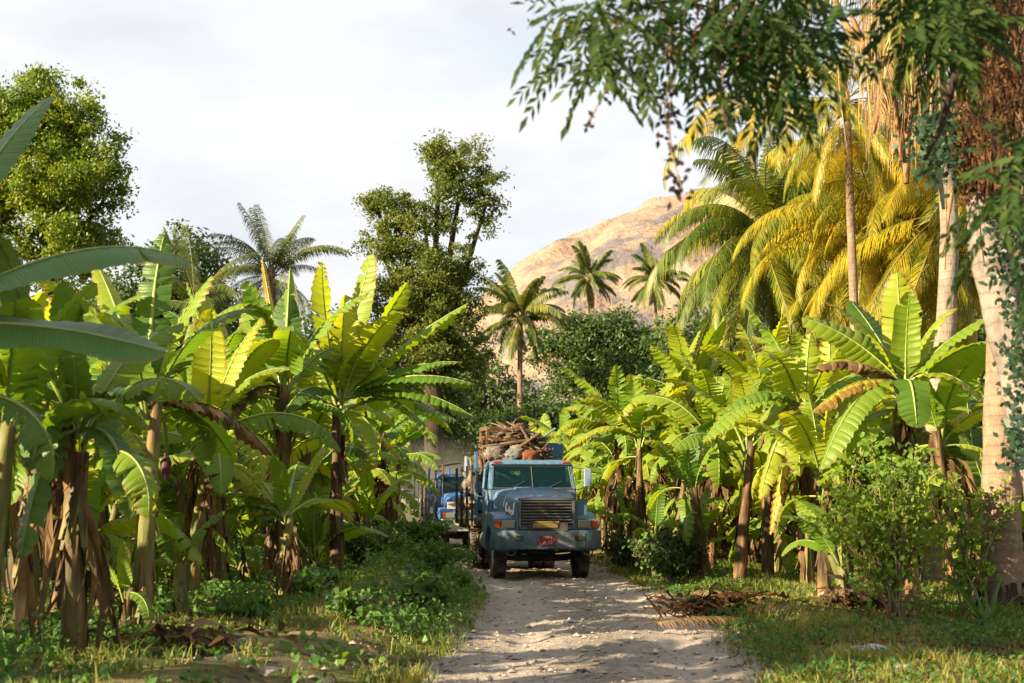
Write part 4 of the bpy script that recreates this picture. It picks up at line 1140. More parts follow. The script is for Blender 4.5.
def blades(name, centers, hs, per, mat, seed, wd=.008, spread=.07):
    g = np.random.default_rng(seed); n = len(centers) * per; idx = np.repeat(np.arange(len(centers)), per)
    c = centers[idx] + g.normal(size=(n, 3)) * np.array([spread, spread, 0]); c[:, 2] = ground(c[:, 0], c[:, 1]) - .01
    a = g.uniform(0, 6.283, n); s = np.stack([np.cos(a), np.sin(a), np.zeros(n)], 1) * wd
    lean = g.normal(size=(n, 3)) * .35; lean[:, 2] = 1; h = (hs[idx] * g.uniform(.4, 1.2, n))[:, None]
    m = c + unit(lean) * h * .6; lean2 = lean * np.array([2.2, 2.2, .8]); e = m + unit(lean2) * h * .45
    v = np.stack([c - s, c + s, m + s * .7, m - s * .7, e], 1).reshape(-1, 3)
    b = np.arange(n)[:, None] * 5
    f = np.concatenate([b + np.array([0, 1, 2, 3]), b + np.array([3, 2, 4, 4])])
    faces = [tuple(q) for q in (b + np.array([0, 1, 2, 3]))] + [tuple(q[:3]) for q in (b + np.array([3, 2, 4]))]
    return tag(obj(name, make_mesh(name, v.tolist(), faces, mat, None, False)), kind='stuff')

def pick(seed, n, xr, yr, test):
    g = np.random.default_rng(seed); out = []
    x = g.uniform(*xr, n * 8); y = g.uniform(*yr, n * 8)
    s = x - road_x(y); d = np.abs(s) - road_w(y)
    keep = test(x, y, s, d, g.random(n * 8))
    x, y = x[keep][:n], y[keep][:n]
    return np.stack([x, y, np.zeros(len(x))], 1)

M['weed_deep'] = mat_island_leaf('leaf_weed_deep', [(0, (.03, .09, .02)), (.6, (.07, .155, .024)), (1, (.16, .22, .028))], .38)
def patch(x, y, k=0): return .5 + .5 * np.sin(x * 1.3 + y * .7 + k) * np.sin(y * .9 - x * .8 + 2 * k) + .25 * np.sin(x * 3.1 + k) * np.sin(y * 2.3)
# left grove floor and bank
c = pick(1, 5200, (-14, 1.2), (9.5, 46), lambda x, y, s, d, r: (s < 0) & (d > -.05) & (x > -.42 * y) & (r < np.clip(patch(x, y), .05, 1) ** 1.5 * np.where((y < 15.8) & (d < 2.0), .16, 1)))
s = np.abs(c[:, 0] - road_x(c[:, 1])) - road_w(c[:, 1])
hl = .06 + .42 * np.clip(patch(c[:, 0], c[:, 1], 1), 0, 1) ** 2.2 + .30 * np.exp(-((s - 1.0) / .7) ** 2) * (c[:, 1] > 18)
h_ = np.random.default_rng(3).random(len(c)) < .3
scatter_leaves('weeds', c[~h_], np.clip(hl[~h_], .05, .8), 15, .062, M['weed'], 5)
scatter_leaves('broad_weeds', c[h_], np.clip(hl[h_] * .75, .06, .5), 10, .10, M['weed_deep'], 15, .16, .7)
c = pick(2, 1500, (-12, 1.2), (9.5, 34), lambda x, y, s, d, r: (s < 0) & (d > -.25) & (x > -.42 * y) & (r < np.exp(-np.maximum(d, 0) * .45) * np.where((y < 15.8) & (d < 1.8) & (d > .2), .2, 1) * np.clip(1.4 * patch(x, y, 3), .1, 1)))
blades('grass', c, np.full(len(c), .2), 12, M['grass'], 6)
# the palm side
c = pick(3, 2300, (1.5, 12), (10, 34), lambda x, y, s, d, r: (s > 0) & (d > -.12) & (x < .42 * y) & (r < np.clip(patch(x, y, 2), .03, 1) * .9))
scatter_leaves('weeds', c, np.clip(.05 + .16 * patch(c[:, 0], c[:, 1], 2), .04, .4), 12, .06, M['weed'], 7)
c = pick(4, 2600, (1.5, 12), (10, 34), lambda x, y, s, d, r: (s > 0) & (d > -.28) & (x < .42 * y) & (r < np.clip(patch(x, y, 4), .05, 1)))
blades('grass', c, .10 + .14 * patch(c[:, 0], c[:, 1], 4), 13, M['grass'], 8)
# dry litter on both sides
c = pick(5, 2600, (-13, 13), (9.5, 42), lambda x, y, s, d, r: (d > -.1) & (np.abs(x) < .42 * y) & (r < np.where(s > 0, .9, .35)))
scatter_leaves('fallen_leaves', c, np.full(len(c), .05), 7, .10, M['dry_leaf'], 9, .25, .4, 1.6)
c = pick(6, 900, (1.5, 10), (14.5, 26), lambda x, y, s, d, r: (s > 0) & (d > .1) & (r < patch(x, y, 5)))
blades('straw_litter', c, np.full(len(c), .08), 14, M['straw'], 10, .010, .22)

for i, (px, pb, lab) in enumerate(((352, 630, 'low broad leaved weed at the verge corner'), (318, 618, 'leafy weed beside the dry skirted young plant'), (425, 618, 'weed leaning over the road edge'), (455, 600, 'small weed tuft at the edge of the wheel track'), (250, 632, 'weed clump before the small stone'))):
    shrub(px, pb, lab, .35 + .05 * (i % 3), .34 + .08 * (i % 4), 60 + i, M['weed_deep' if i % 2 else 'weed'], 320, .10 + .02 * (i % 3), 9, name='weed', cat='weed')

def pebbles():
    g = np.random.default_rng(31); n = 4200
    y = 12.6 + 27 * g.random(n) ** 1.5; x = road_x(y) + g.normal(size=n) * .85 * road_w(y)
    z = ground(x, y) + .012
    sz = .008 + .042 * g.random(n) ** 5 
    base = np.array([(0, 0, 1), (.9, .1, .2), (.2, .9, .1), (-.8, .3, .2), (-.4, -.8, .15), (.6, -.7, .25), (0, 0, -.6)])
    tri = np.array([(0, 1, 2), (0, 2, 3), (0, 3, 4), (0, 4, 5), (0, 5, 1), (6, 2, 1), (6, 3, 2), (6, 4, 3), (6, 5, 4), (6, 1, 5)])
    v = base[None] * sz[:, None, None] * g.uniform(.6, 1.3, (n, 7, 3)) * np.array([1.2, 1.2, .75]) + np.stack([x, y, z], 1)[:, None]
    f = tri[None] + np.arange(n)[:, None, None] * 7
    tag(obj('gravel', make_mesh('gravel', v.reshape(-1, 3), f.reshape(-1, 3), M['rock'], None, False)), kind='stuff')
pebbles()

# ------------------------------------------------------------------ single things lying on the ground
def stone(px, py, size, label, seed, group=None):
    D = F * (CAMZ - .1) / (py - HZ); x = W(px, HZ, D).x; bm = bmesh.new(); bmesh.ops.create_icosphere(bm, subdivisions=3, radius=size)
    for v in bm.verts:
        k = 1 + .35 * mnoise.noise(v.co * (1.6 / size) + Vector((seed, 0, 0))) + .12 * mnoise.noise(v.co * (4 / size)); v.co *= k; v.co.z *= .6
    me = bpy.data.meshes.new('stone'); bm.to_mesh(me); bm.free(); me.materials.append(M['rock'])
    me.polygons.foreach_set('use_smooth', np.ones(len(me.polygons), bool))
    o = obj('stone', me, None, (x, D, gz(x, D) + size * .3)); o.rotation_euler = (0, 0, seed); return tag(o, label, 'stone', group)
GS = 'stones lying beside the road'
stone(240, 662, .13, 'pale angular stone on the dark soil before the grove', 1, GS)
stone(196, 640, .10, 'rounded grey stone among leaf litter under the banana sucker', 2, GS)
stone(272, 680, .09, 'small stone lowest in the picture on the dark bare soil', 3, GS)
stone(330, 676, .07, 'flat stone on the dark bare patch near the road edge', 4, GS)
stone(735, 640, .07, 'half buried stone in the weeds below the dead frond heap', 5, GS)
stone(822, 600, .12, 'stone at the foot of the yellow banana stem', 6, GS)
stone(600, 672, .045, 'small stone on the road near the dark cloth', 7, GS)
stone(470, 612, .07, 'stone at the weedy road edge', 8, GS)

def crumple(px, py, size, label, seed, mat, name, cat, flat=.45):
    D = F * (CAMZ - .1) / (py - HZ); x = W(px, HZ, D).x; bm = bmesh.new(); bmesh.ops.create_icosphere(bm, subdivisions=4, radius=size)
    for v in bm.verts:
        q = v.co / size; k = 1 + .55 * mnoise.noise(q * 1.5 + Vector((seed * 3.1, 0, 0))) - .35 * abs(mnoise.noise(q * 4 + Vector((0, seed, 0)))); v.co *= k; v.co.z *= flat
    me = bpy.data.meshes.new(name); bm.to_mesh(me); bm.free(); me.materials.append(M[mat])
    o = obj(name, me, None, (x, D, gz(x, D) + size * flat * .6)); o.rotation_euler = (0, 0, seed); return tag(o, label, cat)
crumple(872, 655, .16, 'crumpled pale blue plastic bag lying in the grass', 1, 'plastic', 'plastic_bag', 'litter')
crumple(897, 672, .11, 'crumpled white plastic bag nearest the picture bottom', 2, 'plastic', 'plastic_bag', 'litter')
crumple(852, 648, .07, 'scrap of clear plastic beside the pale blue bag', 5, 'plastic', 'plastic_bag', 'litter')
crumple(878, 643, .05, 'small red wrapper in the grass', 3, 'plastic_red', 'wrapper', 'litter')
crumple(581, 660, .075, 'dark blue scrap of cloth lying on the road', 4, 'rag', 'cloth_scrap', 'cloth', .4)

def fallen_frond(px, py, az, label, sc, seed, D=None, tilt=.0):
    D = D or F * (CAMZ - .12) / (py - HZ); x = W(px, HZ, D).x
    me = frond_mesh(8, 12, 2.6, seed, M['dry_frond'], .5, 40, .5, 1.2, .03)
    o = obj('fallen_frond', me, None, (x, D, gz(x, D) + .12)); o.rotation_euler = (0, tilt, az); o.scale = (sc,) * 3
    return tag(o, label, 'palm frond', 'dry fronds lying on the ground')
fallen_frond(690, 604, .25, 'brown dead frond laid flat across the heap beside the road', .5, 1)
fallen_frond(775, 604, 2.7, 'brown dead frond pointing at the road from the heap', .5, 2)
fallen_frond(858, 618, 3.0, 'dry frond fanned out under the leafy bush', .55, 4)
fallen_frond(640, 622, .25, 'dead stalk poking out onto the road', .5, 6)

def brush_heap(px, py, label, seed, w, n, D=None):
    D = D or F * (CAMZ - .12) / (py - HZ); x = W(px, HZ, D).x; rng = random.Random(seed); vs, fs = [], []; mb = MB()
    for k in range(n):
        a = rng.uniform(0, 6.283); c = Vector((rng.gauss(0, w * .5), rng.gauss(0, w * .22), 0.02 + abs(rng.gauss(0, .14)))); l = rng.choice((.15, .25, .4, .7)) * rng.uniform(.7, 1.2); d = Vector((math.cos(a), math.sin(a), rng.uniform(-.35, .5))) * l
        wd = rng.uniform(.006, .045); s = Vector((-math.sin(a), math.cos(a), rng.uniform(-.6, .6))) * wd; q = Vector((0, 0, rng.uniform(.02, .1)))
        mb.add([c - d * .5, c + s + q * .5, c - s + q, c + d * .5 + s * .4, c + d * .5 - s * .4], [(0, 1, 2), (1, 3, 4, 2)])
    o = mb.build('brush_heap', M['dead_vine' if seed == 4 else 'dry_leaf'], None, False, 0, (x, D, gz(x, D))); return tag(o, label, 'brush heap')
brush_heap(720, 607, 'heap of dark dead leaves and stalks at the road edge', 4, .85, 330)
brush_heap(862, 612, 'flattened pile of straw coloured leaves under the leafy bush', 5, .8, 150)
brush_heap(185, 662, 'scatter of dry banana leaves on the grove floor', 6, .7, 90)

# ------------------------------------------------------------------ neem branch and vines overhead
def pinnate(mb_v, base, d, rng, pairs=6, ln=.34, leaf=.105, wd=.030, dirn=None):
    d = d.normalized(); s = d.cross(Vector((0, .25, 1))).normalized(); P = base.copy(); dd = d.copy(); step = ln / pairs
    for k in range(pairs + 1):
        dd = (dd + Vector((0, 0, -.07))).normalized(); P = P + dd * step
        for sg in ((-1, 1) if k < pairs else (0,)):
            q = (dd * .75 + s * sg * .85 + Vector((0, 0, -.18)) + Vector((rng.uniform(-.06, .06), rng.uniform(-.1, .1), rng.uniform(-.06, .06)))).normalized() if sg else dd
            L = leaf * rng.uniform(.75, 1.15); n = Vector((rng.uniform(-.3, .3), -1 + rng.uniform(-.3, .3), .3)); w = q.cross(n).normalized() * wd * rng.uniform(.35, .62)
            a = P; m = P + q * L * .5; e = P + q * L + Vector((0, 0, -.01))
            mb_v.append((a, m + w, e, m - w))

def neem():
    rng = random.Random(77)
    x0, y0 = 5.4, 8.3; z0 = gz(x0, y0)
    root = thing('neem_tree', 'feathery neem tree whose boughs hang into the top of the picture', 'tree', (x0, y0, z0))
    o0 = Vector((x0, y0, z0))
    mb = MB(); mb.tube([(0, 0, -.3), (-.1, 0, 1.5), (-.2, .1, 3), (-.5, .2, 4.4)], [.3, .24, .2, .16], 12, 0, True, .05, rng); mb.build('trunk', M['bark'], root, True)
    quads = []; dead = []
    def bough(pts, r):
        P = []
        for i in range(len(pts) - 1):
            for k in range(4): P.append(pts[i].lerp(pts[i + 1], k / 4))
        P.append(pts[-1]); m = MB(); m.tube([p - o0 for p in P], [r * (1 - .85 * i / len(P)) + .004 for i in range(len(P))], 6, 0, True, .05, rng); m.build('limb', M['bark'], root, True)
        return P
    def spray(p, n, up=0.0, ln=(.32, .52), spreadx=.8):
        for k in range(n):
            d = Vector((rng.uniform(-1, 1) * spreadx, rng.uniform(-.7, .5), rng.uniform(-.9, .35) + up))
            pinnate(quads, p + Vector((rng.uniform(-.12, .12), rng.uniform(-.25, .25), rng.uniform(-.1, .1))), d, rng, rng.randint(7, 9), rng.uniform(*ln))
    fork = Vector((-.5, .2, 4.4)) + o0
    # long bough out over the road, just above the picture's top edge
    b1 = bough([fork, W(1000, -40, 8.3), W(880, -60, 8.2), W(760, -40, 8.1), W(680, -22, 8.0), W(605, -2, 8.0)], .07)
    for i, p in enumerate(b1):
        if p.x < W(815, 0, 8).x: spray(p, 2 if i > 15 else 3)
    for i, p in enumerate(b1):      # the upper side of the bough, above the picture
        for k in range(3): spray(p + Vector((rng.uniform(-.2, .2), rng.uniform(-.3, .3), rng.uniform(.15, .75))), 2, .5)
    for (px, py) in ((585, 12), (600, 26), (622, 30), (575, 22), (640, 26), (690, 16), (600, 48), (628, 52), (598, 40), (640, 8), (715, 30), (600, 56), (560, 14)):
        p = W(px, py, rng.uniform(7.6, 8.4)); spray(p, 3)
    for k in range(54):
        p = W(rng.gauss(770, 30), rng.uniform(-30, 72), rng.uniform(7.7, 8.9)); spray(p, 2)
    b2 = bough([fork, W(1010, 20, 8.6), W(960, 60, 8.6), W(940, 130, 8.6), W(925, 160, 8.6)], .04)
    for k in range(34): spray(W(rng.gauss(940, 13), rng.uniform(-30, 40), rng.uniform(8.2, 9)), 2)
    for k in range(14): spray(W(rng.gauss(1022, 14), rng.uniform(130, 310), rng.uniform(8.2, 9)), 2)
    vs = [v - o0 for q in quads for v in q]
    V = np.array([tuple(v) for v in vs]); obj('foliage', make_mesh('foliage', V, np.arange(len(V)).reshape(-1, 4), M['neem'], None, False), root)
    # seed sprays, brown, among the leaves
    dq = []
    for (px, py, n, sx, sy) in ((620, 22, 150, 40, 12), (700, 12, 220, 35, 14), (665, 40, 110, 26, 16), (730, 30, 80, 25, 14)):
        for k in range(n):
            p = W(rng.gauss(px, sx), rng.gauss(py, sy), rng.uniform(7.7, 8.3)); a = Vector((rng.uniform(-1, 1), rng.uniform(-1, 1), rng.uniform(-1, .2))).normalized() * rng.uniform(.02, .045); w = a.cross(Vector((rng.random(), 1, rng.random()))).normalized() * .010
            dq += [p - o0, p + a * .5 + w - o0, p + a - o0, p + a * .5 - w - o0]
    V = np.array([tuple(v) for v in dq]); obj('dead_foliage', make_mesh('dead_foliage', V, np.arange(len(V)).reshape(-1, 4), M['dead_vine'], None, False), root)
neem()

def vine(points, label, seed, leaf_n, mat, D, sx=6, lsz=.05, group=None, name='hanging_vine', strands=2):
    """dangling vine: a stringy stem and leaves along it"""
    rng = random.Random(seed); P0 = W(*points[0], D); root = thing(name, label, 'vine', P0, 0, group)
    mb = MB(); qs = []
    for sidx in range(strands):
        P = [W(px + rng.gauss(0, sx * .5), py, D + rng.uniform(-.1, .1)) - P0 for px, py in points]
        P = [p for p in bezchain(P)]
        mb.tube(P, .004, 4)
        for k in range(leaf_n // strands):
            p = P[rng.randrange(len(P))] + Vector((rng.gauss(0, sx * D / F), rng.gauss(0, .05), rng.gauss(0, .03)))
            a = Vector((rng.uniform(-1, 1), rng.uniform(-.6, .6), rng.uniform(-1.6, .3))).normalized() * lsz * rng.uniform(.6, 1.3); w = a.cross(Vector((rng.uniform(-.4, .4), 1, 0))).normalized() * lsz * .27
            qs += [p, p + a * .45 + w, p + a, p + a * .45 - w]
    mb.build('stem', M['twig'], root, True)
    V = np.array([tuple(v) for v in qs]); obj('foliage', make_mesh('foliage', V, np.arange(len(V)).reshape(-1, 4), mat, None, False), root)
def bezchain(P):
    out = []
    for a, b in zip(P, P[1:]): out += [a.lerp(b, k / 4) for k in range(4)]
    return out + [P[-1]]
M['vine_dark'] = mat_dry('vine_dark', [(0, (.006, .005, .008)), (.6, (.02, .013, .016)), (1, (.06, .03, .02))], .15)
GV = 'vines dangling from the neem bough'
vine([(668, 20), (672, 70), (668, 110), (672, 150), (680, 190)], 'long dark dangling vine hanging before the hill top', 1, 90, M['vine_dark'], 7.9, 6, .055, GV, strands=3)
vine([(616, 70), (604, 95), (588, 122)], 'short dry tendril at the outer end of the bough', 2, 16, M['vine_dark'], 7.9, 4, .05, GV)
vine([(688, 96), (720, 95), (748, 108), (752, 112)], 'small leafy vine strung sideways beside the long one', 3, 16, M['neem'], 7.9, 3, .06, GV)
vine([(722, 70), (722, 110), (730, 142)], 'short vine with a few dark curled leaves', 4, 14, M['vine_dark'], 7.9, 4, .07, GV)

# leaning grey trunk wrapped in dead and living vines
def vine_trunk():
    rng = random.Random(8); D = 13.2
    x0 = W(1062, 560, D).x; z0 = gz(x0, D); o0 = Vector((x0, D, z0))
    root = thing('coconut_palm', 'leaning grey palm trunk smothered in brown dead vines', 'palm tree', o0, 0, GP)
    def L(px, py, d=D): return W(px, py, d) - o0
    pts = [Vector((.1, 0, -.3)), L(1046, 480), L(1024, 390), L(1006, 320), L(990, 255), L(984, 190), L(982, 100), L(984, -60), L(990, -240), L(1000, -430)]
    trunk_mb(pts, .21, .16, 24, 1.1, 11).build('trunk', M['palm_trunk_grey'], root, True)
    for k in range(22):
        o = obj('frond', rng.choice(FRONDS['green'][min(5, k * 6 // 22)]), root, L(1000, -425)); o.rotation_euler = (0, 0, k * 2.4); o.scale = (.72,) * 3
    dq = []
    def leafat(p, q, sz, asp=.3, dn=0):
        a = Vector((rng.uniform(-1, 1), rng.uniform(-1, .6), rng.uniform(-1.4, .4) - dn)).normalized() * sz * rng.uniform(.6, 1.3); w = a.cross(Vector((rng.uniform(-.5, .5), 1, rng.uniform(-.5, .5)))).normalized() * sz * asp
        q += [p - a * .5, p + w, p + a * .5, p - w]
    for k in range(8000):
        py = rng.uniform(-40, 190); px = rng.gauss(992 - 4 * math.sin(py * .05), 17 if py < 130 else 12)
        leafat(L(px + 5 * math.sin(py * .11 + k % 7), py, D - .35 + rng.gauss(0, .25)), dq, *rng.choice(((.04, .3, 0), (.10, .10, 1.5), (.22, .045, 2.5), (.06, .2, .6))))
    for k in range(500): leafat(L(rng.gauss(968, 4), rng.uniform(100, 205), D - .4 + rng.gauss(0, .1)), dq, .05)
    V = np.array([tuple(v) for v in dq]); obj('dead_vine', make_mesh('dead_vine', V, np.arange(len(V)).reshape(-1, 4), M['dead_vine'], None, False), root)
    gq = []
    for k in range(800):
        py = rng.uniform(140, 285); leafat(L(rng.gauss(1014, 17), py, D - .3 + rng.gauss(0, .25)), gq, .075)
    for k in range(420): leafat(L(rng.gauss(936, 13), rng.gauss(140, 22), D - .4 + rng.gauss(0, .2)), gq, .085)
    for k in range(500): leafat(L(rng.gauss(1018, 8), rng.uniform(290, 470), D - .3 + rng.gauss(0, .2)), gq, .08)
    V = np.array([tuple(v) for v in gq]); obj('living_vine', make_mesh('living_vine', V, np.arange(len(V)).reshape(-1, 4), M['blue_leaf'], None, False), root)
    mb = MB()
    for k in range(26):
        a = L(rng.gauss(985, 22), rng.uniform(-40, 60), D - .3); b = a + Vector((rng.gauss(0, .15), rng.gauss(0, .1), -rng.uniform(.8, 2.2))); mb.tube(bez(a, a.lerp(b, .5) + Vector((rng.gauss(0, .1), 0, 0)), b, 6), .006, 4)
    mb.build('vine_stems', M['twig'], root, True)
vine_trunk()

# ------------------------------------------------------------------ trucks
def wheel(root, x, y, r=.5, w=.28, dual=False, out=1):
    """tyre with tread shoulders and a dished rim; out = +1/-1 outward side"""
    n = bpy.data.objects.new('wheel', None); n.empty_display_size = .1; n.location = (x, y, r); link(n, root)
    mb = MB()
    for k in ((0, -.32 * out) if dual else (0,)):
        prof = [(-w / 2 + .03, r * .56), (-w / 2, r * .62), (-w / 2, r * .86), (-w / 2 + .04, r * .975), (-w / 2 + .07, r), (-.02, r), (-.012, r * .972), (.012, r * .972), (.02, r), (w / 2 - .07, r), (w / 2 - .04, r * .975), (w / 2, r * .86), (w / 2, r * .62), (w / 2 - .03, r * .56), (-w / 2 + .03, r * .56)]
        mb.lathe(prof, (k, 0, 0), 'x', 36)
        for j in range(36):   # tread lugs
            a = 2 * math.pi * j / 36
            for s in (-1, 1):
                mb.box((k + s * w * .33, math.cos(a) * r, math.sin(a) * r), (w * .26, .045, .022), Matrix.Rotation(a - math.pi / 2, 3, 'X'))
    mb.build('tyre', M['tyre'], n, False)
    mb = MB(); o = out
    mb.lathe([(-.10 * o, .02), (-.10 * o, r * .30), (.06 * o, r * .40), (.09 * o, r * .50), (.11 * o, r * .58), (.0, r * .57), (-.10 * o, r * .57)], (0, 0, 0), 'x', 28)
    mb.lathe([(-.1 * o, .10), (.10 * o, .10), (.12 * o, .06), (.12 * o, .005)], (0, 0, 0), 'x', 16)
    for j in range(8):
        a = 2 * math.pi * j / 8; mb.lathe([(.04 * o, .02), (.075 * o, .02), (.08 * o, .005)], (0, math.cos(a) * r * .34, math.sin(a) * r * .34), 'x', 6)
    mb.build('rim', M['rim'], n, False)
    return n

def make_truck(label, loc, yaw, paint, bumper_mat, front_detail=True, load=True, bed_mat='black_metal', base_len=7.2):
    root = thing('truck', label, 'truck', loc, yaw, 'trucks driving down the dirt road')
    P = M[paint]
    # chassis
    mb = MB()
    for s in (-1, 1): mb.box((s * .42, 2.35, .86), (.09, 6.9, .24))
    for y in (-.7, 1.2, 3, 4.4, 5.7): mb.box((0, y, .86), (.76, .12, .16))
    mb.tube([(-1.0, 0, .5), (-.5, 0, .44), (.5, 0, .44), (1.0, 0, .5)], .075, 8); mb.tube([(-1.0, 4.3, .5), (1.0, 4.3, .5)], .10, 8); mb.lathe([(-.3, .05), (-.2, .24), (.2, .24), (.3, .05)], (0, 4.3, .5), 'x', 14)
    mb.box((0, .3, .80), (.55, .9, .5)); mb.box((-.25, .9, .62), (.25, .5, .25))
    for s in (-1, 1): mb.box((s * .42, 0, .64), (.08, 1.2, .06)); mb.box((s * .42, 4.3, .68), (.08, 1.3, .08))
    mb.tube([(-.95, -.35, .62), (0, -.4, .55), (.95, -.35, .62)], .03, 6)
    mb.build('chassis', M['chassis'], root)
    # hood: lofted sections from the grille back to the cowl
    def sec(y, hw, zt, zb, sh):
        return [Vector((x, y, z)) for x, z in ((-hw, zb), (-hw, zt - sh * 1.5), (-hw + sh * .45, zt - sh * .5), (-hw + sh * 1.4, zt - .02), (-hw * .35, zt + .02), (hw * .35, zt + .02), (hw - sh * 1.4, zt - .02), (hw - sh * .45, zt - sh * .5), (hw, zt - sh * 1.5), (hw, zb))]
    mb = MB(); mb.loft([sec(-.98, .66, 1.70, 1.02, .09), sec(-.90, .70, 1.765, 1.02, .10), sec(-.45, .76, 1.83, 1.02, .12), (sec(.2, .84, 1.90, 1.02, .13)), sec(.82, .92, 1.97, 1.02, .14)])
    hood = mb.build('hood', P, root, False, .02)
    # raised centre of the hood
    mb = MB(); mb.loft([[Vector((x, y, z)) for x, z in ((-hw, zt - .05), (-hw + .08, zt), (hw - .08, zt), (hw, zt - .05))] for y, hw, zt in ((-.84, .40, 1.80), (-.3, .44, 1.885), (.3, .47, 1.955), (.8, .5, 2.005))])
    mb.build('hood_bulge', P, hood, False, .012)
    # grille
    mb = MB(); mb.box((0, -.985, 1.41), (1.14, .03, .60), mi=1)
    for k in range(9): mb.box((0, -1.015, 1.155 + k * .064), (1.10, .035, .022))
    for s in (-1, 1): mb.box((s * .585, -1.015, 1.41), (.05, .06, .66))
    mb.box((0, -1.015, 1.725), (1.22, .06, .045)); mb.box((0, -1.015, 1.105), (1.22, .06, .045))
    mb.build('grille', [M['grille_bar'], M['chassis']], root, False, .004)
    # fenders with lamps
    for s in (-1, 1):
        n = 12; outer = []; inner = []
        for i in range(n + 1):
            a = R(8 + 164 * i / n); outer.append((-math.cos(a) * .74 + .02, .50 + math.sin(a) * .66)); inner.append((-math.cos(a) * .60 + .02, .50 + math.sin(a) * .59))
        prof = [(-.93, .62), (-.95, 1.12), (-.90, 1.30), (-.74, 1.40), (-.3, 1.45), (.25, 1.43), (.62, 1.28), (.80, 1.02), (.80, .62)] + [(-math.cos(R(170 - 160 * i / n)) * .62, .50 + math.sin(R(170 - 160 * i / n)) * .62) for i in range(n + 1)]
        mb = MB(); mb.prism(prof, s * .60, s * 1.14); fd = mb.build('fender', P, root, False, .05)
        mb = MB(); mb.box((s * .83, -.962, 1.19), (.30, .05, .17)); mb.build('headlight', M['lens'], fd, False, .015)
        mb = MB(); mb.box((s * 1.055, -.955, 1.19), (.13, .06, .17)); mb.build('turn_signal', M['amber'], fd, False, .015)
        mb = MB()
        for dz in (-.1, .1): mb.box((s * .93, -.955, 1.19 + dz), (.42, .035, .024))
        for dx in (-.21, .04, .21): mb.box((s * .93 + s * dx * 1.0, -.955, 1.19), (.02, .034, .18))
        mb.build('lamp_frame', P, fd)
        mb = MB(); mb.prism([(-.05, .66), (.0, .72), (.8, .72), (.8, .66)], s * .62, s * .7); mb.build('inner_arch', M['chassis'], fd)
    if front_detail:   # hand painted white mark on the hood's side cheek
        mb = MB(); y = -.80
        for pl in ([(-.86, 1.66), (-.885, 1.55), (-.87, 1.47)], [(-.70, 1.645), (-.715, 1.53), (-.73, 1.40)], [(-.87, 1.47), (-.80, 1.50), (-.735, 1.45)], [(-.84, 1.50), (-.79, 1.44), (-.75, 1.40)], [(-.82, 1.56), (-.79, 1.50)]):
            pts = [Vector((x, -1.005 if False else -.968, z)) for x, z in pl]
            for a, b in zip(pts, pts[1:]):
                d = (b - a); mb.box((a + b) / 2, (.026, .012, d.length + .015), Matrix.Rotation(math.atan2(d.x, d.z), 3, 'Y'))
        mb2 = MB(); mb2.box((-.785, -.945, 1.535), (.22, .03, .30)); pn = mb2.build('cheek_panel', P, root, False, .01)
        mb.build('white_mark', M['mark_white'], pn)
        mb2 = MB(); mb2.box((.785, -.945, 1.535), (.22, .03, .30)); mb2.build('cheek_panel', P, root, False, .01)
    # bumper: one deep channel, ends swept back
    mb = MB()
    secs = []
    for x, y in ((-1.20, -.98), (-1.10, -1.08), (-.85, -1.16), (-.3, -1.2), (.3, -1.2), (.85, -1.16), (1.10, -1.08), (1.20, -.98)):
        secs.append([Vector((x, y + dy, z)) for dy, z in ((0, .66), (-.012, .70), (-.012, 1.02), (0, 1.06), (.10, 1.06), (.10, .66))])
    mb.loft(secs); bp = mb.build('bumper', M[bumper_mat], root, False, .012)
    if front_detail:
        mb = MB(); mb.loft([[Vector((x, y - .020, z)) for z in (.70, .86, 1.0)] + [Vector((x, y - .012, z)) for z in (1.0, .70)] for x, y in ((.13, -1.2), (.3, -1.2), (.80, -1.165))]); q = mb.build('worn_patch', M['bare_metal'], bp)
        for x in (-.62, .66):
            mb = MB(); mb.box((x, -1.203, .90), (.16, .03, .11), (0, 0, .07 if x > 0 else -.07)); mb.build('tow_opening', M['chassis'], bp, False, .01)
        for x in (-.78, .90):
            mb = MB(); mb.tube([(x - .09, -1.02, .68), (x - .09, -1.04, .56), (x, -1.05, .53), (x + .09, -1.04, .56), (x + .09, -1.02, .68)], .018, 6); mb.build('tow_hook', M['grille_bar'], root, True)
        # red number plate with its two rows of worn white characters
        pl = MB().box((-.02, -1.235, .855), (.34, .014, .21)).build('number_plate', M['plate_red'], root, False, .006)
        for txt, size, z in (('HAITI', .072, .895), ('A 10', .105, .775)):
            cu = bpy.data.curves.new('lettering', 'FONT'); cu.body = txt; cu.size = size; cu.align_x = 'CENTER'; cu.extrude = .002; cu.materials.append(M['plate_white'])
            tmp = bpy.data.objects.new('tmp', cu); col.objects.link(tmp); me = bpy.data.meshes.new_from_object(tmp.evaluated_get(bpy.context.evaluated_depsgraph_get())); bpy.data.objects.remove(tmp)
            me.name = 'lettering'; me.materials.clear(); me.materials.append(M['plate_white'])
            t = obj('lettering', me, pl, (-.02, -1.2455, z)); t.rotation_euler = (R(90), 0, 0)
        # winch drum with brassy cover
        mb = MB(); mb.box((-.02, -1.13, 1.145), (.62, .16, .16)); mb.tube([(-.42, -1.13, 1.13), (.40, -1.13, 1.13)], .05, 8); mb.box((.36, -1.13, 1.13), (.14, .16, .18)); mb.box((-.36, -1.13, 1.12), (.10, .14, .14))
        w_ = mb.build('winch', M['black_metal'], root, False, .01)
        mb = MB(); mb.box((-.06, -1.218, 1.165), (.54, .02, .10)); mb.tube([(-.30, -1.21, 1.235), (.24, -1.21, 1.235)], .022, 8); mb.build('winch_cover', M['brass'], w_, False, .006)
    # cab
    hwb, hwt = 1.0, .92
    mb = MB()
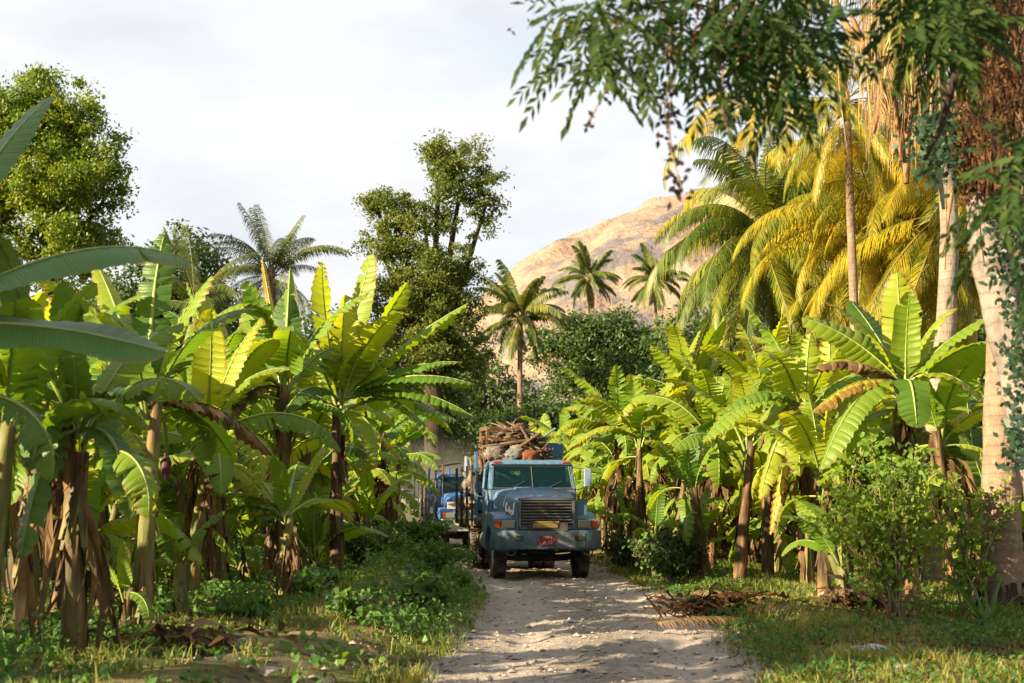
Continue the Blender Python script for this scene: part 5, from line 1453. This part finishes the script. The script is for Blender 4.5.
    mb.loft([[Vector((x, y, z)) for x, y in ((-hwb, .84), (hwb, .84), (hwb, 2.1), (-hwb, 2.1))] for z in (.92, 1.95)])               # lower body
    cab = mb.build('cab', P, root, False, .03)
    mb = MB(); mb.loft([[Vector((x, y, z)) for x, y in ((-w_2, yf), (w_2, yf), (w_2, yr), (-w_2, yr))] for z, w_2, yf, yr in ((2.48, .94, 1.10, 2.1), (2.53, .955, 1.04, 2.1), (2.60, .90, 1.12, 2.06), (2.635, .74, 1.3, 1.95))])
    mb.build('roof', P, cab, False, .025)
    mb = MB()
    for s in (-1, 1):
        mb.tube([(s * .965, .86, 1.94), (s * .91, 1.14, 2.50)], [.05, .045], 6); mb.tube([(s * .965, 2.04, 1.94), (s * .915, 2.04, 2.50)], [.06, .055], 6)
        mb.tube([(s * .97, 1.28, 1.94), (s * .915, 1.36, 2.5)], [.022, .022], 6)
    mb.box((0, 2.08, 2.04), (1.86, .05, .20)); mb.box((0, 2.08, 2.45), (1.80, .05, .12)); mb.box((.60, 2.08, 2.24), (.5, .04, .4)); mb.box((-.60, 2.08, 2.24), (.5, .04, .4))
    mb.build('pillars', P, cab)
    mb = MB(); a = [Vector((-.93, .85, 1.97)), Vector((.93, .85, 1.97)), Vector((.875, 1.10, 2.485)), Vector((-.875, 1.10, 2.485))]; nrm = Vector((0, .9, -.43)) * .012
    mb.loft([a, [v + nrm for v in a]]); mb.build('windshield', M['glass'], cab)
    mb = MB()      # rubber surround and centre post
    for p, q in zip(a, a[1:] + a[:1]): mb.tube([p, q], .022, 6)
    mb.tube([(0, .845, 1.97), (0, 1.095, 2.485)], .012, 6)
    for x in (-.5, .35): mb.tube([(x, .83, 1.98), (x + .32, .90, 2.13)], .008, 5)
    mb.build('windshield_seal', M['rubber'], cab)
    for s in (-1, 1):
        mb = MB(); mb.box((s * 1.008, 1.50, 1.46), (.022, 1.10, .92)); dr = mb.build('door', P, root, False, .01)
        mb = MB(); mb.box((s * .965, 1.66, 2.2), (.012, .66, .46), (0, s * -.09, 0)); mb.build('door_window', M['glass'], dr)
        mb = MB(); mb.box((s * 1.03, 1.86, 1.72), (.03, .14, .03)); mb.build('door_handle', M['black_metal'], dr)
        mb = MB(); mb.box((s * .80, 1.07, 2.575), (.16, .07, .05)); mb.build('marker_light', M['amber'], root, False, .012)
        # mirror on its bracket
        mx = s * 1.30
        mb = MB(); mb.tube([(s * .98, 1.0, 1.92), (mx, .98, 2.02), (mx, .98, 2.42), (s * .95, 1.05, 2.45)], .012, 6); mr = mb.build('mirror', M['black_metal'], root)
        if s > 0 or not front_detail:
            mb = MB(); mb.box((mx, .98, 2.22), (.17, .05, .42)); mb.build('mirror_head', M['mirror_back'], mr, False, .02)
        mb = MB(); mb.box((s * .45, 1.62, 1.62), (.5, .45, .12)); mb.box((s * .45, 1.90, 1.96), (.48, .12, .70), (-.12, 0, 0)); mb.build('seat', M['seat'], root, False, .03)
    mb = MB(); c = Vector((.42, 1.18, 1.98)); ring = [c + Matrix.Rotation(R(-60), 3, 'X') @ Vector((.21 * math.cos(t), .21 * math.sin(t), 0)) for t in [2 * math.pi * i / 20 for i in range(21)]]
    mb.tube(ring, .016, 6); mb.tube([c + Vector((0, -.18, -.12)), c], .03, 6); mb.build('steering_wheel', M['rubber'], root, True)
    MB().box((0, 1.0, 1.9), (1.8, .26, .12)).build('dashboard', M['chassis'], root, False, .02)
    # wheels
    for s in (-1, 1):
        wheel(root, s * .92, 0, out=s); wheel(root, s * .92, 4.3, dual=True, out=s)
    # fuel tank and steps
    for s in (-1, 1):
        mb = MB(); mb.lathe([(-.5, .02), (-.5, .27), (.5, .27), (.5, .02)], (0, 0, 0), 'z', 18)
        tk = mb.build('fuel_tank', M['bare_metal'], root, True); tk.location = (s * .78, 1.75, .80); tk.rotation_euler = (R(90), 0, 0)
    # bed: deck, headboard, stakes and rails
    mb = MB(); mb.box((0, 4.2, 1.16), (2.36, 3.7, .12))
    for k in range(6): mb.box((0, 2.6 + k * .64, 1.06), (2.3, .09, .10))
    bed = mb.build('bed', M['wood'], root, False, .01)
    for s in (-1, 1):
        for k, y in enumerate((2.5, 3.6, 4.75, 5.95)):
            mb = MB(); mb.box((s * 1.205, y, 1.82), (.06, .09, 1.44)); mb.build('stake', M['black_metal'], bed, False, .008)
        for z in (1.38, 1.70):
            mb = MB(); mb.box((s * 1.165, 4.2, z), (.03, 3.6, .15)); mb.build('side_board', M['side_wood'], bed, False, .006)
    hb = MB()
    for x in (-1.12, -.38, .20, .90): hb.box((x, 2.36, 2.0), (.08, .08, 1.70))
    for z in (1.6, 2.0): hb.box((0, 2.37, z), (2.3, .04, .26))
    hb.build('headboard', P, root, False, .01)
    mb = MB(); mb.box((.66, 2.33, 2.93), (.64, .05, .28)); mb.box((.66, 2.33, 2.70), (.60, .05, .17)); mb.build('headboard_panel', M['panel_blue'], root, False, .01)
    mb = MB(); mb.box((.22, 2.30, 2.78), (.085, .09, 1.0)); mb.build('headboard_post', M['post_blue'], root, False, .01)
    return root
M['mirror_back'] = mat_plain('mirror_back', (.16, .22, .34), .35, 0, (.22, .26, .32), .4)
M['side_wood'] = mat_plain('side_wood', (.17, .14, .11), .85, 0, (.30, .24, .18), .5, .2, 5)
M['panel_blue'] = mat_plain('panel_blue', (.03, .12, .22), .45, 0, (.10, .15, .18), .4)
M['post_blue'] = mat_plain('post_blue', (.26, .34, .42), .5, 0, (.34, .34, .33), .5)

TY = R(8.3)
TD = 31.8; TX = .60
truck_loc = Vector((TX, TD, gz(TX, TD) - .005))
make_truck('dusty blue truck with a silver grille driving towards us under a heap of scrap', truck_loc, TY, 'paint', 'paint_bumper')
T2Y = R(11); T2 = Vector((-1.45, 49.6, 0)); T2.z = gz(T2.x, T2.y)
t2 = make_truck('deep blue truck following behind in the dust, half hidden by the first', T2, T2Y, 'paint_deep', 'white_paint', front_detail=False)
# sign plate, ladder rack on the second truck
MB().box((-.80, -1.0, 1.52), (.30, .03, .24)).build('number_plate', M['white_paint'], t2, False, .01)
mb = MB()
for x in (-1.16, -.92): mb.tube([(x, .2, 1.1), (x - .02, .2, 2.9)], .03, 6)
for z in (1.5, 1.9, 2.3, 2.7): mb.tube([(-1.17, .2, z), (-.92, .2, z)], .02, 6)
mb.tube([(-1.17, .2, 2.86), (-.2, 1.0, 3.0)], .03, 6)
mb.build('ladder_rack', M['black_metal'], t2, True)

# ------------------------------------------------------------------ the load of the first truck
TM = Matrix.Translation(truck_loc) @ Matrix.Rotation(TY, 4, 'Z')
def TL(x, y, z): return TM @ Vector((x, y, z))
def tload(mb, name, mat, label, cat, c, rot=(0, 0, 0), sm=True, bevel=0, group='things loaded on the first truck'):
    o = mb.build(name, M[mat], None, sm, bevel, TL(*c)); o.rotation_euler = (rot[0], rot[1], rot[2] + TY); return tag(o, label, cat, group)
def sack(seed, sx, sy, sz):
    bm = bmesh.new(); bmesh.ops.create_icosphere(bm, subdivisions=4, radius=1); mb = MB()
    for v in bm.verts:
        q = v.co.copy(); k = 1 + .22 * mnoise.noise(q * 1.4 + Vector((seed, 0, 0))) + .10 * mnoise.noise(q * 4 + Vector((0, seed, 0))) - .16 * abs(mnoise.noise(q * 2.6 + Vector((seed, seed, 0))))
        q = Vector([math.copysign(abs(a) ** .75, a) for a in q]) * k; q *= .92 + .16 * abs(mnoise.noise(v.co * 3.2 + Vector((seed * 2.3, 1, 0)))); v.co = Vector((q.x * sx, q.y * sy, q.z * sz))
    mb.add([v.co.copy() for v in bm.verts], [tuple(v.index for v in f.verts) for f in bm.faces]); bm.free(); return mb
S = [
 (1, .24, .24, .17, 'sack_white', 'dirty white sack bulging over the cab roof at the post', (-.15, 2.0, 2.84), (.1, .2, .3)),
 (2, .26, .25, .20, 'sack_white', 'small pale sack wedged under the tan crate', (-.72, 2.05, 2.82), (.2, -.1, 0)),
 (3, .42, .35, .30, 'sack_brown', 'dark brown sack slumped in the middle of the heap', (.02, 2.35, 2.72), (0, .3, .2)),
 (4, .26, .22, .18, 'sack_rust', 'rust coloured bundle at the foot of the bent boards', (.10, 1.85, 2.72), (0, .1, .4)),
 (5, .36, .4, .24, 'sack_brown', 'torn brown sack beneath the pale ones at the cab corner', (-.58, 2.4, 2.62), (0, .1, .8)),
 (6, .34, .22, .13, 'tarp', 'grey folded tarpaulin hanging over the cab roof', (-.26, 1.92, 2.80), (.2, -.35, .2)),
 (7, .14, .13, .15, 'sack_rust', 'small knotted bundle topping the whole heap', (-.06, 2.5, 3.40), (0, 0, .3)),
 (8, .22, .2, .17, 'sack_white', 'pale round bundle inside the tan crate', (-.52, 2.55, 3.18), (0, 0, .5)),
 (9, .5, .7, .35, 'sack_brown', 'big dark sack filling the bed behind the headboard', (.4, 3.2, 2.2), (0, 0, .2)),
 (10, .32, .5, .25, 'sack_white', 'white sack leaning out between the bed stakes', (-.95, 3.0, 2.15), (0, .5, .1)),
 (11, .30, .45, .22, 'sack_white', 'white sack lying on the side boards further back', (-1.0, 4.3, 2.0), (0, .4, .2)),
]
for seed, sx, sy, sz, mat, lab, c, rot in S:
    tload(sack(seed, sx, sy, sz), 'sack' if mat != 'tarp' else 'tarpaulin', mat, lab, 'sack' if mat != 'tarp' else 'tarpaulin', c, rot)
# tan open crate at the top of the heap
mb = MB()
for x in (-.5, .5):
    for y in (-.35, .35): mb.box((x, y, .0), (.07, .07, .60))
for z in (-.22, .02, .25):
    for y in (-.38, .38): mb.box((0, y, z), (1.06, .03, .10))
    for x in (-.53, .53): mb.box((x, 0, z), (.03, .7, .10))
tload(mb, 'crate', 'tan', 'open tan slatted crate on top of the heap at the cab corner', 'crate', (-.42, 2.6, 3.12), (0, .06, .1), False, .006)
def plank(l, w, t): return MB().box((0, 0, 0), (l, w, t))
for i, (l, w, t, c, rot, mat, lab) in enumerate((
    (1.5, .14, .05, (-.28, 2.1, 3.07), (.2, -.16, .05), 'wood', 'long grey plank lying level across the heap'),
    (1.25, .16, .05, (.22, 2.02, 2.92), (.3, 1.02, 0), 'wood', 'pale board leaning steeply against the post'),
    (1.1, .14, .05, (.36, 1.98, 2.80), (.1, .85, 0), 'wood', 'second bent board slanting down to the roof'),
    (.9, .12, .04, (.42, 2.3, 3.16), (.1, -.62, 0), 'tarp_green', 'grey green board sticking up beside the post'),
    (.8, .1, .04, (-.98, 2.2, 2.9), (0, 1.45, 0), 'tan', 'tan upright board at the outer corner of the heap'),
    (.7, .1, .04, (.10, 1.9, 3.12), (.2, -.5, .5), 'tan', 'short tan board crossing the long plank'),
    (1.6, .12, .05, (-1.0, 3.1, 2.2), (.0, .2, 1.35), 'wood', 'plank sloping out over the stakes of the bed'))):
    tload(plank(l, w, t), 'plank', mat, lab, 'plank', c, rot, False, .008)
rng = random.Random(3)
for i, (x, z, r, lab) in enumerate(((-1.04, 1.62, .12, 'pale log end low at the bed side'), (-.98, 1.92, .10, 'log lying above the lowest one at the bed side'), (-.72, 1.5, .14, 'thick log on the deck inside the stakes'), (-.2, 1.5, .15, 'log in the middle of the deck'),
                               (.4, 1.5, .14, 'log on the deck below the big dark sack'), (.8, 1.6, .12, 'log along the far stakes'))):
    mb = MB(); mb.tube([(0, -1.6, 0), (.03, -.8, .02), (-.03, .4, 0), (.02, 1.6, .01)], [r, r * 1.03, r * .95, r * .85], 10, 0, True, .06, rng)
    tload(mb, 'log', 'log', lab, 'log', (x, 4.2, z), (0, 0, 0), False)
for i, (a, b, r, mat, lab) in enumerate((
    ((-1.12, 2.55, 1.9), (-1.18, 3.1, 2.72), .035, 'sack_white', 'white pole standing by the second stake'),
    ((-1.0, 2.6, 1.85), (-1.25, 4.3, 2.45), .05, 'sack_white', 'white pipe slanting back out of the bed'),
    ((-.95, 2.7, 1.75), (-1.2, 4.5, 2.2), .05, 'sack_white', 'second white pipe lying under the slanting one'),
    ((-.9, 2.42, 2.1), (-1.02, 2.62, 2.75), .05, 'tan', 'short tan post behind the door'),
    ((-.8, 2.0, 2.65), (-1.1, 2.4, 2.83), .025, 'rubber', 'black hose end poking out beside the cab roof'))):
    A, B = TL(*a), TL(*b); mb = MB(); mb.tube([(0, 0, 0), (B - A) * .5 + Vector((0, 0, -.02)), B - A], r, 8)
    o = mb.build('pole', M[mat], None, True, 0, A); tag(o, lab, 'pole', 'things loaded on the first truck')
for kk, (c, rz, lab) in enumerate(((( -.45, 2.05, 2.72), .1, 'dark bundle of sticks strapped across the cab roof'), ((.28, 2.15, 2.80), -.7, 'loose bundle of sticks by the headboard panel'), ((-.75, 2.4, 2.95), 1.2, 'tangle of thin branches at the heap corner'), ((.18, 2.45, 3.12), -.4, 'bundle of crooked sticks piled above the rust coloured bundle'), ((-.3, 2.2, 3.34), .2, 'thin brushwood lying across the crate rim'), ((-.1, 2.6, 3.2), .4, 'bundle of twigs lying inside the crate top'))):
    mb = MB()
    for k in range(34):
        a = rng.gauss(0, .45); l = rng.uniform(.35, .8); p = Vector((rng.gauss(0, .12), rng.gauss(0, .14), rng.gauss(0, .09))); d = Vector((math.cos(a), math.sin(a), rng.gauss(0, .35))) * l * .5
        mb.tube([p - d, p + Vector((0, 0, rng.gauss(0, .04))), p + d], rng.uniform(.008, .024), 5)
    tload(mb, 'stick_bundle', rng.choice(('log', 'wood')), lab, 'firewood', c, (0, 0, rz))
mb = MB(); mb.box((0, 0, 0), (.10, .55, .5)); tload(mb, 'board', 'tan', 'tan board hung on the bed side behind the cab', 'board', (-1.10, 2.75, 1.55), (0, 0, 0), False, .02)

# load on the second truck
A = T2 + Matrix.Rotation(T2Y, 3, 'Z') @ Vector((-.3, 3.2, 2.0)); o = sack(31, .8, .7, .5).build('sack', M['sack_brown'], None, True, 0, A); tag(o, 'dark sack heaped on the second truck', 'sack')

# ------------------------------------------------------------------ dust hanging behind the trucks
def dust():
    bm = bmesh.new(); bmesh.ops.create_cube(bm, size=2); me = bpy.data.meshes.new('dust_cloud'); bm.to_mesh(me); bm.free()
    t = NT('road_dust'); p = t.coord('Object')
    ln = t.n('ShaderNodeVectorMath', operation='LENGTH'); t.set(ln, 0, p)
    n = t.noise(2.2, 4, p)
    f = t.math('MULTIPLY', t.ramp(ln.outputs['Value'], [(.25, 1), (1.0, 0)]), t.ramp(n, [(.35, .15), (.65, 1)]))
    v = t.n('ShaderNodeVolumePrincipled'); t.set(v, 'Color', (.62, .60, .56, 1)); t.set(v, 'Density', t.math('MULTIPLY', f, .10))
    me.materials.append(t.done(None, v.outputs[0]))
    o = obj('dust_cloud', me, None, (-3.3, 58, 1.2)); o.scale = (4.0, 10, 3.2); tag(o, kind='stuff')
dust()

# ------------------------------------------------------------------ light, sky, camera
SUN_EL, SUN_AZ = R(22), math.atan2(-.87, -.49)      # azimuth of the sun as seen from the scene (x, y) = (-.80, -.60)
w = bpy.data.worlds.new('World'); scene.world = w; w.use_nodes = True
nt = w.node_tree; nt.nodes.clear()
out = nt.nodes.new('ShaderNodeOutputWorld'); bg = nt.nodes.new('ShaderNodeBackground'); sky = nt.nodes.new('ShaderNodeTexSky')
sky.sky_type = 'NISHITA'; sky.sun_disc = False; sky.sun_elevation = SUN_EL; sky.sun_rotation = SUN_AZ; sky.air_density = 1.0; sky.dust_density = 1.5
bg.inputs['Strength'].default_value = .1
tc = nt.nodes.new('ShaderNodeTexCoord'); mp = nt.nodes.new('ShaderNodeMapping'); mp.inputs['Scale'].default_value = (1.0, 1.0, 2.6); mp.inputs['Location'].default_value = (.35, .2, .1)
n1 = nt.nodes.new('ShaderNodeTexNoise'); n1.inputs['Scale'].default_value = 3.2; n1.inputs['Detail'].default_value = 7; n1.inputs['Roughness'].default_value = .52
n2 = nt.nodes.new('ShaderNodeTexNoise'); n2.inputs['Scale'].default_value = 5.5; n2.inputs['Detail'].default_value = 6
r1 = nt.nodes.new('ShaderNodeValToRGB'); r1.color_ramp.elements[0].position = .22; r1.color_ramp.elements[0].color = (.6, .6, .6, 1); r1.color_ramp.elements[1].position = .5
r2 = nt.nodes.new('ShaderNodeValToRGB'); r2.color_ramp.elements[0].position = .36; r2.color_ramp.elements[0].color = (2.1, 2.19, 2.32, 1); r2.color_ramp.elements[1].position = .58; r2.color_ramp.elements[1].color = (2.54, 2.55, 2.57, 1)
mx = nt.nodes.new('ShaderNodeMix'); mx.data_type = 'RGBA'
L = nt.links.new
L(tc.outputs['Generated'], mp.inputs['Vector']); L(mp.outputs[0], n1.inputs['Vector']); L(mp.outputs[0], n2.inputs['Vector'])
L(n1.outputs['Fac'], r1.inputs['Fac']); L(n2.outputs['Fac'], r2.inputs['Fac']); L(r1.outputs[0], mx.inputs[0]); L(sky.outputs[0], mx.inputs[6]); L(r2.outputs[0], mx.inputs[7])
L(mx.outputs[2], bg.inputs['Color']); L(bg.outputs[0], out.inputs['Surface'])

sd = bpy.data.lights.new('sun', 'SUN'); sd.energy = 5.0; sd.angle = R(.5); sd.color = (1.0, .80, .52)
so = bpy.data.objects.new('sun', sd); link(so)
ld = Vector((.87 * math.cos(SUN_EL), .49 * math.cos(SUN_EL), -math.sin(SUN_EL)))
so.rotation_euler = ld.to_track_quat('-Z', 'Y').to_euler()

cd = bpy.data.cameras.new('camera'); cd.sensor_width = 36; cd.lens = 50; cd.clip_end = 9000; cd.clip_start = .1
cd.dof.use_dof = True; cd.dof.focus_distance = 28; cd.dof.aperture_fstop = 2.2
co = bpy.data.objects.new('camera', cd); co.location = (0, 0, CAMZ); co.rotation_euler = (R(90) + TH, 0, 0); link(co); scene.camera = co

vs_ = scene.view_settings
vs_.view_transform = 'Standard'; vs_.look = 'None'; vs_.exposure = 2.0; vs_.gamma = 1; vs_.use_curve_mapping = False
scene.render.engine = 'CYCLES'
cy = scene.cycles
cy.max_bounces = 8; cy.diffuse_bounces = 2; cy.glossy_bounces = 2; cy.transmission_bounces = 6; cy.transparent_max_bounces = 8; cy.volume_bounces = 1
cy.use_denoising = True
try: cy.volume_step_rate = 3.0
except Exception: pass
